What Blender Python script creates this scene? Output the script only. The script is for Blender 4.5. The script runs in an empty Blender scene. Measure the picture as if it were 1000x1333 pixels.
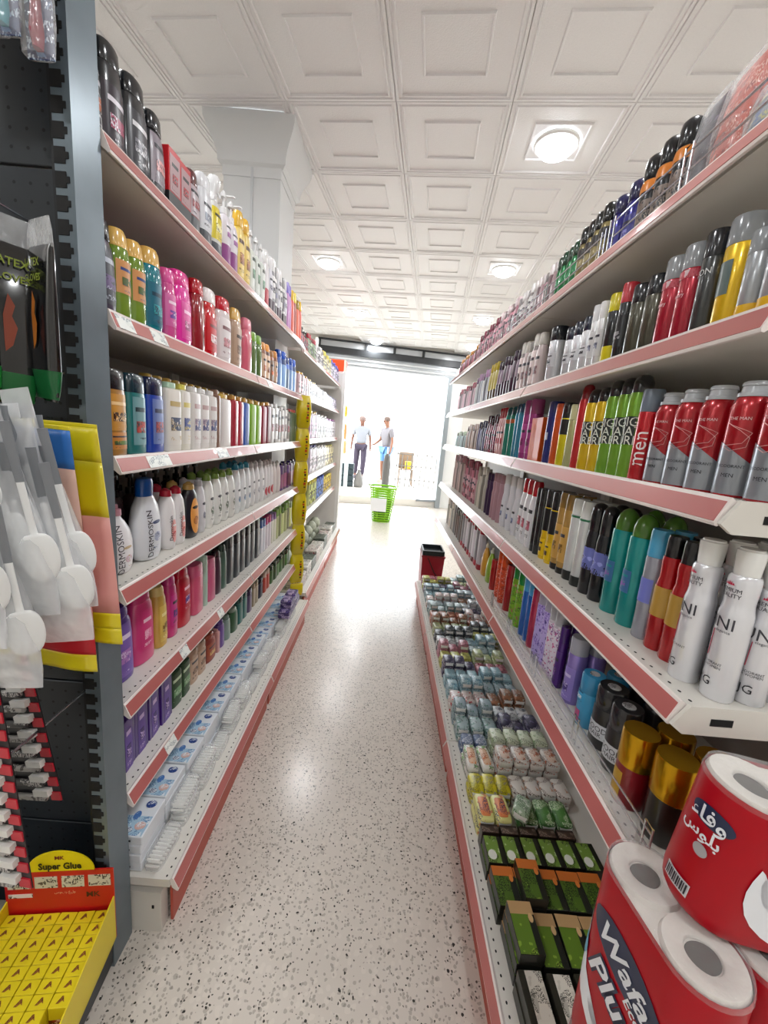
import bpy, math, random
from mathutils import Vector, Matrix
random.seed(7)
SC = bpy.context.scene
COL = SC.collection

# ------------------------------------------------------------------ camera, world, sun, exposure
F_PX, PITCH, YAW, ROLL, EYE = 534.1, 0.18899, -0.006345, 0.085466, 1.483
def make_camera():
    cy, sy, cp, sp, cr, sr = math.cos(YAW), math.sin(YAW), math.cos(PITCH), math.sin(PITCH), math.cos(ROLL), math.sin(ROLL)
    right0 = Vector((cy, sy, 0)); ahead = Vector((-sy, cy, 0))
    fwd = ahead * cp + Vector((0, 0, -sp)); up0 = ahead * sp + Vector((0, 0, cp))
    right = right0 * cr + up0 * sr; up = up0 * cr - right0 * sr
    cam = bpy.data.cameras.new('camera'); o = bpy.data.objects.new('camera', cam); COL.objects.link(o)
    m = Matrix((right, up, -fwd)).transposed().to_4x4(); m.translation = (0, 0, EYE); o.matrix_world = m
    cam.sensor_fit = 'HORIZONTAL'; cam.sensor_width = 36; cam.lens = F_PX * 36 / 1000
    cam.clip_start = 0.02; cam.clip_end = 200
    SC.camera = o
make_camera()
w = bpy.data.worlds.new('daylight'); SC.world = w; w.use_nodes = True
w.node_tree.nodes['Background'].inputs[0].default_value = (0.89, 0.955, 1.0, 1)
w.node_tree.nodes['Background'].inputs[1].default_value = 8.0
sun = bpy.data.lights.new('sun', 'SUN'); sun.energy = 8; sun.angle = 0.01; sun.color = (1, .96, .9)
so = bpy.data.objects.new('sun', sun); COL.objects.link(so); so.rotation_euler = (math.radians(-28), math.radians(12), 0)
LAMP_STRENGTH = 14.0; LAMP_WATTS = 14.0
SC.view_settings.view_transform = 'Standard'; SC.view_settings.look = 'None'
SC.view_settings.exposure = 0.0; SC.view_settings.gamma = 1.0; SC.view_settings.use_curve_mapping = False
cyc = SC.cycles
cyc.max_bounces = 8; cyc.diffuse_bounces = 5; cyc.glossy_bounces = 3; cyc.transmission_bounces = 4; cyc.transparent_max_bounces = 12
cyc.caustics_reflective = False; cyc.caustics_refractive = False; cyc.sample_clamp_indirect = 4.0

# ------------------------------------------------------------------ materials
def lin(h):
    if not isinstance(h, str): return tuple(h)[:3] + (1,)
    h = h.lstrip('#'); c = [int(h[i:i + 2], 16) / 255 for i in (0, 2, 4)]
    return tuple((x / 12.92 if x <= .04045 else ((x + .055) / 1.055) ** 2.4) for x in c) + (1,)
MATS = {}
def M(color, rough=.4, metal=0., coat=0., alpha=1., emit=0., spec=.5, name=None):
    key = ('m', color, rough, metal, coat, alpha, emit, spec)
    if key in MATS: return MATS[key]
    m = bpy.data.materials.new(name or 'paint'); m.use_nodes = True
    b = m.node_tree.nodes['Principled BSDF']
    b.inputs['Base Color'].default_value = lin(color); b.inputs['Roughness'].default_value = rough
    b.inputs['Metallic'].default_value = metal; b.inputs['Specular IOR Level'].default_value = spec
    if coat: b.inputs['Coat Weight'].default_value = coat; b.inputs['Coat Roughness'].default_value = .08
    if alpha < 1: b.inputs['Alpha'].default_value = alpha
    if emit: b.inputs['Emission Color'].default_value = lin(color); b.inputs['Emission Strength'].default_value = emit
    MATS[key] = m; return m
def noise_mat(name, c1, c2, scale=8, rough=.5, bump=0., detail=3, metal=0., coat=0., stretch=(1, 1, 1)):
    m = bpy.data.materials.new(name); m.use_nodes = True; nt = m.node_tree; b = nt.nodes['Principled BSDF']
    tc = nt.nodes.new('ShaderNodeTexCoord'); mp = nt.nodes.new('ShaderNodeMapping'); mp.inputs['Scale'].default_value = stretch
    n = nt.nodes.new('ShaderNodeTexNoise'); n.inputs['Scale'].default_value = scale; n.inputs['Detail'].default_value = detail
    r = nt.nodes.new('ShaderNodeMix'); r.data_type = 'RGBA'
    r.inputs[6].default_value = lin(c1); r.inputs[7].default_value = lin(c2)
    L = nt.links.new
    L(tc.outputs['Object'], mp.inputs[0]); L(mp.outputs[0], n.inputs['Vector']); L(n.outputs['Fac'], r.inputs[0]); L(r.outputs[2], b.inputs['Base Color'])
    b.inputs['Roughness'].default_value = rough; b.inputs['Metallic'].default_value = metal
    if coat: b.inputs['Coat Weight'].default_value = coat
    if bump:
        bp_ = nt.nodes.new('ShaderNodeBump'); bp_.inputs['Strength'].default_value = bump; bp_.inputs['Distance'].default_value = .004
        L(n.outputs['Fac'], bp_.inputs['Height']); L(bp_.outputs[0], b.inputs['Normal'])
    return m
def film_mat(name='clear_film', tint='#f4f6f8', body=.16, rough=.12, bump=.5, scale=40):
    m = bpy.data.materials.new(name); m.use_nodes = True; nt = m.node_tree; L = nt.links.new
    for n in list(nt.nodes): nt.nodes.remove(n)
    out = nt.nodes.new('ShaderNodeOutputMaterial'); tr = nt.nodes.new('ShaderNodeBsdfTransparent')
    pb = nt.nodes.new('ShaderNodeBsdfPrincipled'); pb.inputs['Base Color'].default_value = lin(tint); pb.inputs['Roughness'].default_value = rough
    pb.inputs['Specular IOR Level'].default_value = .8
    tc = nt.nodes.new('ShaderNodeTexCoord'); no = nt.nodes.new('ShaderNodeTexNoise'); no.inputs['Scale'].default_value = scale
    bp_ = nt.nodes.new('ShaderNodeBump'); bp_.inputs['Strength'].default_value = bump; bp_.inputs['Distance'].default_value = .01
    L(tc.outputs['Object'], no.inputs['Vector']); L(no.outputs['Fac'], bp_.inputs['Height']); L(bp_.outputs[0], pb.inputs['Normal'])
    mx = nt.nodes.new('ShaderNodeMixShader'); lw = nt.nodes.new('ShaderNodeLayerWeight'); lw.inputs[0].default_value = .3
    ad = nt.nodes.new('ShaderNodeMath'); ad.operation = 'MULTIPLY_ADD'; ad.inputs[1].default_value = .35; ad.inputs[2].default_value = body
    L(lw.outputs['Facing'], ad.inputs[0]); L(ad.outputs[0], mx.inputs[0]); L(tr.outputs[0], mx.inputs[1]); L(pb.outputs[0], mx.inputs[2]); L(mx.outputs[0], out.inputs[0])
    return m
FILM = film_mat()
CLEAR = film_mat('clear_plastic', '#f4f6f8', .08, .05, 0., 10)
def _print_group():
    g = bpy.data.node_groups.new('label_print', 'ShaderNodeTree')
    for nm, t in (('Base', 'NodeSocketColor'), ('Ink', 'NodeSocketColor'), ('Text', 'NodeSocketColor'), ('Seed', 'NodeSocketFloat'), ('Scale', 'NodeSocketFloat')):
        g.interface.new_socket(nm, in_out='INPUT', socket_type=t)
    g.interface.new_socket('Color', in_out='OUTPUT', socket_type='NodeSocketColor')
    N = g.nodes.new; L = g.links.new
    i = N('NodeGroupInput'); o = N('NodeGroupOutput'); tc = N('ShaderNodeTexCoord')
    cb = N('ShaderNodeCombineXYZ'); L(i.outputs['Seed'], cb.inputs[0]); L(i.outputs['Seed'], cb.inputs[2])
    va = N('ShaderNodeVectorMath'); va.operation = 'ADD'; L(tc.outputs['Object'], va.inputs[0]); L(cb.outputs[0], va.inputs[1])
    vs = N('ShaderNodeVectorMath'); vs.operation = 'SCALE'; L(va.outputs[0], vs.inputs[0]); L(i.outputs['Scale'], vs.inputs['Scale'])
    n1 = N('ShaderNodeTexNoise'); n1.inputs['Scale'].default_value = 62; n1.inputs['Detail'].default_value = 1.2; L(vs.outputs[0], n1.inputs['Vector'])
    def step(src, lo, hi):
        r = N('ShaderNodeMapRange'); r.inputs[1].default_value = lo; r.inputs[2].default_value = hi; L(src, r.inputs[0]); return r.outputs[0]
    def mul(a, b):
        m = N('ShaderNodeMath'); m.operation = 'MULTIPLY'; L(a, m.inputs[0]); L(b, m.inputs[1]); return m.outputs[0]
    s1 = step(n1.outputs['Fac'], .60, .64)
    # small print: rows of broken dashes
    mp = N('ShaderNodeMapping'); mp.inputs['Scale'].default_value = (420, 420, 190); L(va.outputs[0], mp.inputs[0])
    n2 = N('ShaderNodeTexNoise'); n2.inputs['Scale'].default_value = 1; n2.inputs['Detail'].default_value = 0; L(mp.outputs[0], n2.inputs['Vector'])
    s2 = step(n2.outputs['Fac'], .5, .56)
    n3 = N('ShaderNodeTexNoise'); n3.inputs['Scale'].default_value = 30; n3.inputs['Detail'].default_value = 0
    mp3 = N('ShaderNodeMapping'); mp3.inputs['Scale'].default_value = (1, 1, 2.4); mp3.inputs['Location'].default_value = (3, 1, 5); L(va.outputs[0], mp3.inputs[0]); L(mp3.outputs[0], n3.inputs['Vector'])
    s3 = step(n3.outputs['Fac'], .52, .54)
    m1 = N('ShaderNodeMix'); m1.data_type = 'RGBA'; L(s1, m1.inputs[0]); L(i.outputs['Base'], m1.inputs[6]); L(i.outputs['Ink'], m1.inputs[7])
    m2 = N('ShaderNodeMix'); m2.data_type = 'RGBA'; L(mul(s2, s3), m2.inputs[0]); L(m1.outputs[2], m2.inputs[6]); L(i.outputs['Text'], m2.inputs[7])
    L(m2.outputs[2], o.inputs[0])
    return g
PG = _print_group()
def PM(base, ink, text='#333340', scale=1., rough=.35):
    key = ('p', base, ink, text, scale, rough)
    if key in MATS: return MATS[key]
    m = bpy.data.materials.new('label_print'); m.use_nodes = True; nt = m.node_tree; b = nt.nodes['Principled BSDF']
    g = nt.nodes.new('ShaderNodeGroup'); g.node_tree = PG
    for k, v in (('Base', lin(base)), ('Ink', lin(ink)), ('Text', lin(text)), ('Seed', random.uniform(0, 9)), ('Scale', scale)): g.inputs[k].default_value = v
    nt.links.new(g.outputs[0], b.inputs['Base Color']); b.inputs['Roughness'].default_value = rough
    MATS[key] = m; return m
def mat_of(c, rough=.3, metal=0.):
    if isinstance(c, tuple) and c[0] == 'P': return PM(*c[1:])
    return M(c, rough, metal)
WHITE_STEEL = noise_mat('white_powder_coat', '#e0ddd6', '#d2cec6', 6, .38)
STRIP_PINK = noise_mat('salmon_plastic_strip', '#bb6a66', '#b0605d', 10, .28, coat=.6)
CHANNEL = M('#eae2de', .28, coat=.4)
BACK_STEEL = noise_mat('back_panel_shaded', '#a8a099', '#989089', 6, .45)  # pale steel greyed down, so the colour carries the shade behind the goods
HOLE = M('#0a0a0b', .8)
TICKET = PM('#eef2ee', '#e4eae6', '#98a4aa', 1, .3)
DARK_STEEL = noise_mat('dark_blue_grey_steel', '#1c242b', '#141a20', 5, .36, metal=.25)
POST_STEEL = noise_mat('grey_steel_post', '#74818a', '#5a666e', 9, .3, metal=.3)

# ------------------------------------------------------------------ mesh helpers
class MB:
    def __init__(s): s.v = []; s.f = []; s.m = []
    def add(s, vs, fs, mi=0):
        o = len(s.v); s.v += [tuple(p) for p in vs]; s.f += [tuple(i + o for i in f) for f in fs]; s.m += [mi] * len(fs); return s
    def box(s, x0, x1, y0, y1, z0, z1, mi=0, rot=None):
        vs = [(x, y, z) for x in (x0, x1) for y in (y0, y1) for z in (z0, z1)]
        if rot is not None:
            c = Vector(((x0 + x1) / 2, (y0 + y1) / 2, (z0 + z1) / 2)); vs = [tuple(rot @ (Vector(p) - c) + c) for p in vs]
        return s.add(vs, [(0, 1, 3, 2), (4, 6, 7, 5), (0, 4, 5, 1), (2, 3, 7, 6), (0, 2, 6, 4), (1, 5, 7, 3)], mi)
    def rbox(s, x0, x1, y0, y1, z0, z1, b=.003, mi=0):     # box with chamfered edges
        vs = []; idx = {}
        for ix, x in ((0, x0), (1, x1)):
            for iy, y in ((0, y0), (1, y1)):
                for iz, z in ((0, z0), (1, z1)):
                    sx, sy, sz = (b if ix == 0 else -b), (b if iy == 0 else -b), (b if iz == 0 else -b)
                    for a, p in (('x', (x, y + sy, z + sz)), ('y', (x + sx, y, z + sz)), ('z', (x + sx, y + sy, z))):
                        idx[(ix, iy, iz, a)] = len(vs); vs.append(p)
        I = lambda *k: idx[k]; fs = []
        for k in (0, 1):
            fs.append((I(k, 0, 0, 'x'), I(k, 0, 1, 'x'), I(k, 1, 1, 'x'), I(k, 1, 0, 'x'))[::(1 if k == 0 else -1)])
            fs.append((I(0, k, 0, 'y'), I(1, k, 0, 'y'), I(1, k, 1, 'y'), I(0, k, 1, 'y'))[::(1 if k == 0 else -1)])
            fs.append((I(0, 0, k, 'z'), I(0, 1, k, 'z'), I(1, 1, k, 'z'), I(1, 0, k, 'z'))[::(1 if k == 0 else -1)])
        for a in (0, 1):
            for c in (0, 1):
                fs.append((I(a, c, 0, 'x'), I(a, c, 0, 'y'), I(a, c, 1, 'y'), I(a, c, 1, 'x')))
                fs.append((I(a, 0, c, 'x'), I(a, 0, c, 'z'), I(a, 1, c, 'z'), I(a, 1, c, 'x')))
                fs.append((I(0, a, c, 'y'), I(0, a, c, 'z'), I(1, a, c, 'z'), I(1, a, c, 'y')))
        for i in (0, 1):
            for j in (0, 1):
                for k in (0, 1): fs.append((I(i, j, k, 'x'), I(i, j, k, 'y'), I(i, j, k, 'z')))
        return s.add(vs, fs, mi)
    def prism(s, pts, y0, y1, mi=0):      # pts (x,z) polygon extruded along y
        n = len(pts); vs = [(x, y0, z) for x, z in pts] + [(x, y1, z) for x, z in pts]
        return s.add(vs, [tuple(range(n)), tuple(range(2 * n - 1, n - 1, -1))] + [(i, i + n, (i + 1) % n + n, (i + 1) % n) for i in range(n)], mi)
    def extr(s, pts, z0, z1, mi=0):       # pts (x,y) polygon extruded along z
        n = len(pts); vs = [(x, y, z0) for x, y in pts] + [(x, y, z1) for x, y in pts]
        return s.add(vs, [tuple(range(n))[::-1], tuple(range(n, 2 * n))] + [(i, (i + 1) % n, (i + 1) % n + n, i + n) for i in range(n)], mi)
    def tube(s, pts, r, seg=8, mi=0):
        pts = [Vector(p) for p in pts]; n = len(pts); vs = []
        rr = r if isinstance(r, (list, tuple)) else [r] * n
        for i, p in enumerate(pts):
            d = (pts[min(i + 1, n - 1)] - pts[max(i - 1, 0)]).normalized()
            a = d.cross(Vector((0, 0, 1))) if abs(d.z) < .9 else d.cross(Vector((0, 1, 0)))
            a.normalize(); b = d.cross(a)
            vs += [p + (a * math.cos(t) + b * math.sin(t)) * rr[i] for t in [2 * math.pi * k / seg for k in range(seg)]]
        fs = [(i * seg + k, i * seg + (k + 1) % seg, (i + 1) * seg + (k + 1) % seg, (i + 1) * seg + k) for i in range(n - 1) for k in range(seg)]
        fs += [tuple(range(seg))[::-1], tuple(range((n - 1) * seg, n * seg))]
        return s.add(vs, fs, mi)
    def rings(s, prof, seg=20, n=2., mi=0, cap0=True, cap1=True, c=(0, 0), arc=None):
        # prof: (z, width_y, depth_x) full sizes; superellipse exponent n; arc = half angle about +x
        vs = []; full = arc is None or arc >= 180
        K = seg if full else seg + 1
        for z, wy, dx in prof:
            for k in range(K):
                t = 2 * math.pi * k / seg if full else math.radians(-arc + 2 * arc * k / seg)
                ct, st = math.cos(t), math.sin(t)
                vs.append((c[0] + dx / 2 * math.copysign(abs(ct) ** (2 / n), ct), c[1] + wy / 2 * math.copysign(abs(st) ** (2 / n), st), z))
        R = len(prof)
        fs = [(i * K + k, i * K + (k + 1) % K, (i + 1) * K + (k + 1) % K, (i + 1) * K + k) for i in range(R - 1) for k in range(K if full else K - 1)]
        if full and cap0: fs.append(tuple(range(K))[::-1])
        if full and cap1: fs.append(tuple(range((R - 1) * K, R * K)))
        return s.add(vs, fs, mi)
    def mesh(s, name, mats, smooth=30):
        me = bpy.data.meshes.new(name); me.from_pydata(s.v, [], s.f)
        for m in (mats if isinstance(mats, (list, tuple)) else [mats]): me.materials.append(m)
        if len(me.materials) > 1: me.polygons.foreach_set('material_index', s.m)
        if smooth:
            me.polygons.foreach_set('use_smooth', [True] * len(s.f))
            me.set_sharp_from_angle(angle=math.radians(smooth))
        me.update(); return me
    def build(s, name, mats, parent=None, smooth=30, loc=None, rz=0):
        return link(name, s.mesh(name, mats, smooth), parent, loc, rz)
def link(name, data, parent=None, loc=None, rz=0):
    o = bpy.data.objects.new(name, data); COL.objects.link(o)
    if parent: o.parent = parent
    if loc: o.location = loc
    if rz: o.rotation_euler = (0, 0, rz)
    return o
def tag(o, label, cat, group=None, kind=None):
    o['label'] = label; o['category'] = cat
    if group: o['group'] = group
    if kind: o['kind'] = kind
    return o
def struct(o): o['kind'] = 'structure'; return o
def empty(name, loc=(0, 0, 0), rz=0):
    o = bpy.data.objects.new(name, None); COL.objects.link(o); o.location = loc; o.rotation_euler = (0, 0, rz); o.empty_display_size = .05; return o
KIDS = {}
def kids(o): return [c for c in o.children]
def copy_tree(o, parent=None, tree=None):
    c = o.copy(); COL.objects.link(c)
    if parent: c.parent = parent
    for ch in (tree if tree is not None else kids(o)): copy_tree(ch, c)
    return c
# lettering as mesh: returns (verts2d, faces) with unit letter height, centred
TXT = {}
def text_geo(s, bold=0., ref='H'):
    key = (s, bold)
    if key in TXT: return TXT[key]
    cu = bpy.data.curves.new('t', 'FONT'); cu.body = s; cu.size = 1; cu.resolution_u = 2; cu.align_x = 'CENTER'; cu.offset = bold; cu.fill_mode = 'FRONT'
    o = bpy.data.objects.new('t', cu); COL.objects.link(o)
    dg = bpy.context.evaluated_depsgraph_get(); me = bpy.data.meshes.new_from_object(o.evaluated_get(dg))
    vs = [tuple(v.co)[:2] for v in me.vertices]; fs = [tuple(p.vertices) for p in me.polygons]
    bpy.data.objects.remove(o); bpy.data.curves.remove(cu); bpy.data.meshes.remove(me)
    vs = [(x / .7, (y - .35) / .7) for x, y in vs]
    TXT[key] = (vs, fs); return TXT[key]
def flat_text(mb, s, size, origin, ux, uy, bold=0., mi=0, squeeze=1., shear=0.):
    vs, fs = text_geo(s, bold); O, X, Y = Vector(origin), Vector(ux), Vector(uy)
    mb.add([O + X * ((x * squeeze + y * shear) * size) + Y * (y * size) for x, y in vs], fs, mi); return mb

# ------------------------------------------------------------------ room shell
XL, XR, YB, ZC = -3.3, 3.3, -2.4, 3.19
def wall_y(x): return 8.55 + .18 * x
plaster = noise_mat('white_plaster', '#dedbd6', '#d3d0ca', 3, .7)
def terrazzo():
    m = bpy.data.materials.new('terrazzo'); m.use_nodes = True; nt = m.node_tree; b = nt.nodes['Principled BSDF']; N = nt.nodes.new; L = nt.links.new
    tc = N('ShaderNodeTexCoord')
    nz = N('ShaderNodeTexNoise'); nz.inputs['Scale'].default_value = 60; L(tc.outputs['Object'], nz.inputs['Vector'])
    wv = N('ShaderNodeMix'); wv.data_type = 'VECTOR'; wv.inputs[0].default_value = .012; L(tc.outputs['Object'], wv.inputs[4]); L(nz.outputs['Color'], wv.inputs[5])
    base = None
    big = N('ShaderNodeTexNoise'); big.inputs['Scale'].default_value = 2.2; big.inputs['Detail'].default_value = 3; L(tc.outputs['Object'], big.inputs['Vector'])
    mix0 = N('ShaderNodeMix'); mix0.data_type = 'RGBA'; mix0.inputs[6].default_value = lin('#d8d0c7'); mix0.inputs[7].default_value = lin('#c8c0b6'); L(big.outputs['Fac'], mix0.inputs[0])
    cur = mix0.outputs[2]
    def chips(scale, size, keep, colour, cur, amt=1.):
        v = N('ShaderNodeTexVoronoi'); v.inputs['Scale'].default_value = scale; v.inputs['Randomness'].default_value = 1; L(wv.outputs[1], v.inputs['Vector'])
        a = N('ShaderNodeMath'); a.operation = 'LESS_THAN'; a.inputs[1].default_value = size; L(v.outputs['Distance'], a.inputs[0])
        sp_ = N('ShaderNodeSeparateColor'); L(v.outputs['Color'], sp_.inputs[0])
        k = N('ShaderNodeMath'); k.operation = 'LESS_THAN'; k.inputs[1].default_value = keep; L(sp_.outputs[0], k.inputs[0])
        mu = N('ShaderNodeMath'); mu.operation = 'MULTIPLY'; L(a.outputs[0], mu.inputs[0]); L(k.outputs[0], mu.inputs[1])
        m2 = N('ShaderNodeMath'); m2.operation = 'MULTIPLY'; m2.inputs[1].default_value = amt; L(mu.outputs[0], m2.inputs[0])
        mx = N('ShaderNodeMix'); mx.data_type = 'RGBA'; mx.inputs[7].default_value = lin(colour); L(m2.outputs[0], mx.inputs[0]); L(cur, mx.inputs[6]); return mx.outputs[2]
    cur = chips(55, .42, .5, '#d8d0c6', cur, .7)
    cur = chips(75, .38, .3, '#9a938a', cur, .6)
    cur = chips(110, .40, .3, '#857f78', cur, .6)
    cur = chips(78, .26, .10, '#2e2d2b', cur, .95)
    cur = chips(40, .17, .10, '#242322', cur, .95)
    cur = chips(135, .36, .10, '#35332f', cur, .9)
    L(cur, b.inputs['Base Color'])
    rg = N('ShaderNodeMapRange'); rg.inputs[3].default_value = .17; rg.inputs[4].default_value = .3; L(big.outputs['Fac'], rg.inputs[0]); L(rg.outputs[0], b.inputs['Roughness'])
    return m
g = MB(); g.extr([(XL, YB), (XR, YB), (XR, wall_y(XR)), (XL, wall_y(XL))], -.1, 0); struct(g.build('floor', terrazzo(), smooth=0))
def wall(name, x0, x1, y0, y1, z0=0, z1=ZC + .05): struct(MB().box(x0, x1, y0, y1, z0, z1).build(name, plaster, smooth=0))
wall('wall_left', XL - .15, XL, YB, 8.6); wall('wall_right', XR, XR + .15, YB, 9.4); wall('wall_back', XL - .15, XR + .15, YB - .15, YB)
PHI = math.atan(.18); UX = Vector((math.cos(PHI), math.sin(PHI), 0)); NY = Vector((-math.sin(PHI), math.cos(PHI), 0))
def W3(u, d, z): return Vector((0, 8.55, 0)) + UX * u + NY * d + Vector((0, 0, z))
def wbox(mb, u0, u1, d0, d1, z0, z1, mi=0):
    o = len(mb.v); mb.box(u0, u1, d0, d1, z0, z1, mi); mb.v[o:] = [tuple(W3(*p)) for p in mb.v[o:]]; return mb
g = MB(); wbox(g, -3.6, -1.55, 0, .2, 0, ZC + .05); wbox(g, 1.55, 3.6, 0, .2, 0, ZC + .05); wbox(g, -1.55, 1.55, 0, .2, 3.165, ZC + .05)
struct(g.build('wall_front', plaster, smooth=0))
# transom window band above the door
wf = M('#26292c', .45); t = struct(empty('window_1', W3(0, 0, 3.02)))
def under(o, p): o.parent = p; o.matrix_parent_inverse = Matrix.Translation(p.location).inverted(); return o
g = MB()
for z0, z1 in ((3.14, 3.168), (3.0, 3.03)): wbox(g, -1.5, 1.53, -.05, .03, z0, z1)
for u in (-1.47, -.575, -.012, .58, 1.49): wbox(g, u - .022, u + .022, -.05, .03, 3.0, 3.165)
under(g.build('window_frame', wf), t)
us = (-1.47, -.575, -.012, .58, 1.49)
for a, b in zip(us, us[1:]): under(wbox(MB(), a + .022, b - .022, -.01, 0, 3.03, 3.14).build('pane', M('#c6cace', .15, coat=.4)), t)
under(wbox(MB(), -1.5, 1.35, -.09, .02, 2.9, 3.0).build('beam', wf), t)
# door: shutter box of slats, jambs, threshold
t = struct(empty('door_1', W3(0, 0, 0)))
for k in range(5): under(wbox(MB(), -1.45, 1.3, -.05 - .01 * (k % 2), .06, 2.895 - .04 * (k + 1), 2.895 - .04 * k - .006).build('shutter_slat', M('#c9ccce' if k % 2 else '#a9adb1', .35, .3), smooth=0), t)
jm = M('#99a2a8', .35, .5)
under(wbox(MB(), 1.14, 1.24, -.06, .14, 0, 2.7).build('door_jamb', jm), t)
under(wbox(MB(), 1.24, 1.56, -.01, .16, 0, 2.9).build('side_panel', M('#e6e8e8', .4)), t)
under(wbox(MB(), -1.55, -1.3, -.01, .16, 0, 2.9).build('side_panel', M('#e6e8e8', .4)), t)
under(wbox(MB(), -1.55, 1.56, .0, .35, -.02, .155).build('threshold', M('#c8c6c2', .5)), t)
under(wbox(MB(), .72, 1.2, -.03, .0, .12, .165).build('threshold_rail', M('#8b9298', .3, .6)), t)
# ceiling: slab plus pressed tiles (a grid turned a little against the aisle)
struct(MB().box(XL - .15, XR + .15, YB - .15, 9.6, ZC + .03, ZC + .1).build('ceiling', plaster, smooth=0))
CEIL = bpy.data.objects['ceiling']
tile_m = noise_mat('pressed_tile_white', '#efeeee', '#e9e8e8', 160, .45, bump=.3, detail=2)
prof = [(0, .007), (.003, 0), (.015, -.001), (.018, .006), (.026, .006), (.029, -.001), (.037, -.001), (.041, .0075), (.145, .0085), (.149, 0), (.156, 0), (.1585, .0085), (.3, .0085)]
g = MB(); vs = []; fs = []
for ins, dz in prof[:-1]:
    h = .2995 - ins; vs += [(-h, -h, dz), (h, -h, dz), (h, h, dz), (-h, h, dz)]
for i in range(len(prof) - 2):
    for k in range(4): fs.append((i * 4 + k, i * 4 + (k + 1) % 4, (i + 1) * 4 + (k + 1) % 4, (i + 1) * 4 + k))
n = (len(prof) - 2) * 4; fs.append((n, n + 1, n + 2, n + 3)); fs = [f[::-1] for f in fs]
tile_mesh = g.add(vs, fs).mesh('ceiling_tile', tile_m, smooth=20)
CA = .1098; cca, sca = math.cos(CA), math.sin(CA)
def grid(i, j): return (-.7005 + .6 * (i * cca + j * sca), 2.5845 + .6 * (-i * sca + j * cca))
lit = set(); nt_ = 0
for i in range(-9, 9):
    for j in range(-10, 12):
        x, y = grid(i + .5, j + .5)
        if XL + .1 < x < XR - .1 and YB + .2 < y < wall_y(x) - .1:
            if (i - 2) % 3 == 0 and j % 3 == 0: lit.add((i, j))
            if not (-3.0 < x < 3.2 and y > .2): continue
            o = link('ceiling_tile', tile_mesh, CEIL, (x, y, ZC), -CA); nt_ += 1
# lamps: round opal domes every third tile
ring = MB().rings([(0, .25, .25), (-.012, .25, .25), (-.02, .235, .235), (-.02, .21, .21)], 28, cap0=False, cap1=False).mesh('ring', M('#f0f0ee', .4))
dome = MB().rings([(-.012, .215, .215), (-.03, .205, .205), (-.05, .17, .17), (-.062, .11, .11), (-.067, .04, .04)], 28, cap0=False).mesh('diffuser', M('#f7fbff', .4, emit=LAMP_STRENGTH, name='lamp_glow'))
NAMED = {}
for i, j in sorted(lit):
    x, y = grid(i + .5, j + .5)
    l = empty('ceiling_light', (x, y, ZC + .004)); link('ring', ring, l); link('diffuser', dome, l)
    lt = bpy.data.lights.get('lamp') or bpy.data.lights.new('lamp', 'AREA'); lt.shape = 'DISK'; lt.size = .2; lt.energy = LAMP_WATTS; lt.color = (.97, .985, 1)
    link('lamp', lt, l, (0, 0, -.072))
    NAMED[(round(x, 1), round(y, 1))] = l
    inview = y > 1.5 and abs(x) < .75 * y
    where = {(.8, 2.8): 'nearest the camera, above the right shelving', (-.8, 4.6): 'above the left shelving past the column', (1.0, 4.5): 'above the middle of the right shelving'}.get((round(x, 1), round(y, 1)))
    side = 'left' if x < -.2 else 'right'
    tag(l, f"round opal ceiling light {where}" if where else (f"small far round ceiling light on the {side}, {'nearest the door' if y > 7.5 else 'second from the door'}, {'inner' if abs(x) < 1.2 else 'outer' if abs(x) < 2.4 else 'wall side'} column" if inview and y > 5 else 'round opal ceiling light outside the view'), 'lamp', 'round ceiling lights')
# column with flared capital
t = empty('white_column', (-.93, 2.93, 0)); tag(t, 'white plastered column with flared capital behind the left shelving', 'column')
cm = M('#dfe1e2', .45)
g = MB(); g.box(-.17, .17, -.18, .17, 0, 2.98); g.box(-.175, .175, -.185, .175, 2.9, 2.98); g.build('shaft', cm, t, smooth=0)
MB().box(-.005, .008, -.19, -.18, 0, 2.95).build('cable_trunking', M('#d2d5d8', .4), t)
g = MB(); cap = [(2.95, .36), (2.97, .40), (3.0, .40), (3.05, .43), (3.12, .50), (3.15, .52), (3.195, .52)]
vs = []; fs = []
for z, s_ in cap: h = s_ / 2; vs += [(-h, -h, z), (h, -h, z), (h, h, z), (-h, h, z)]
for i in range(len(cap) - 1):
    for k in range(4): fs.append((i * 4 + k, i * 4 + (k + 1) % 4, (i + 1) * 4 + (k + 1) % 4, (i + 1) * 4 + k))
g.add(vs, fs + [(3, 2, 1, 0)]).build('capital', cm, t, smooth=40)

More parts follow.
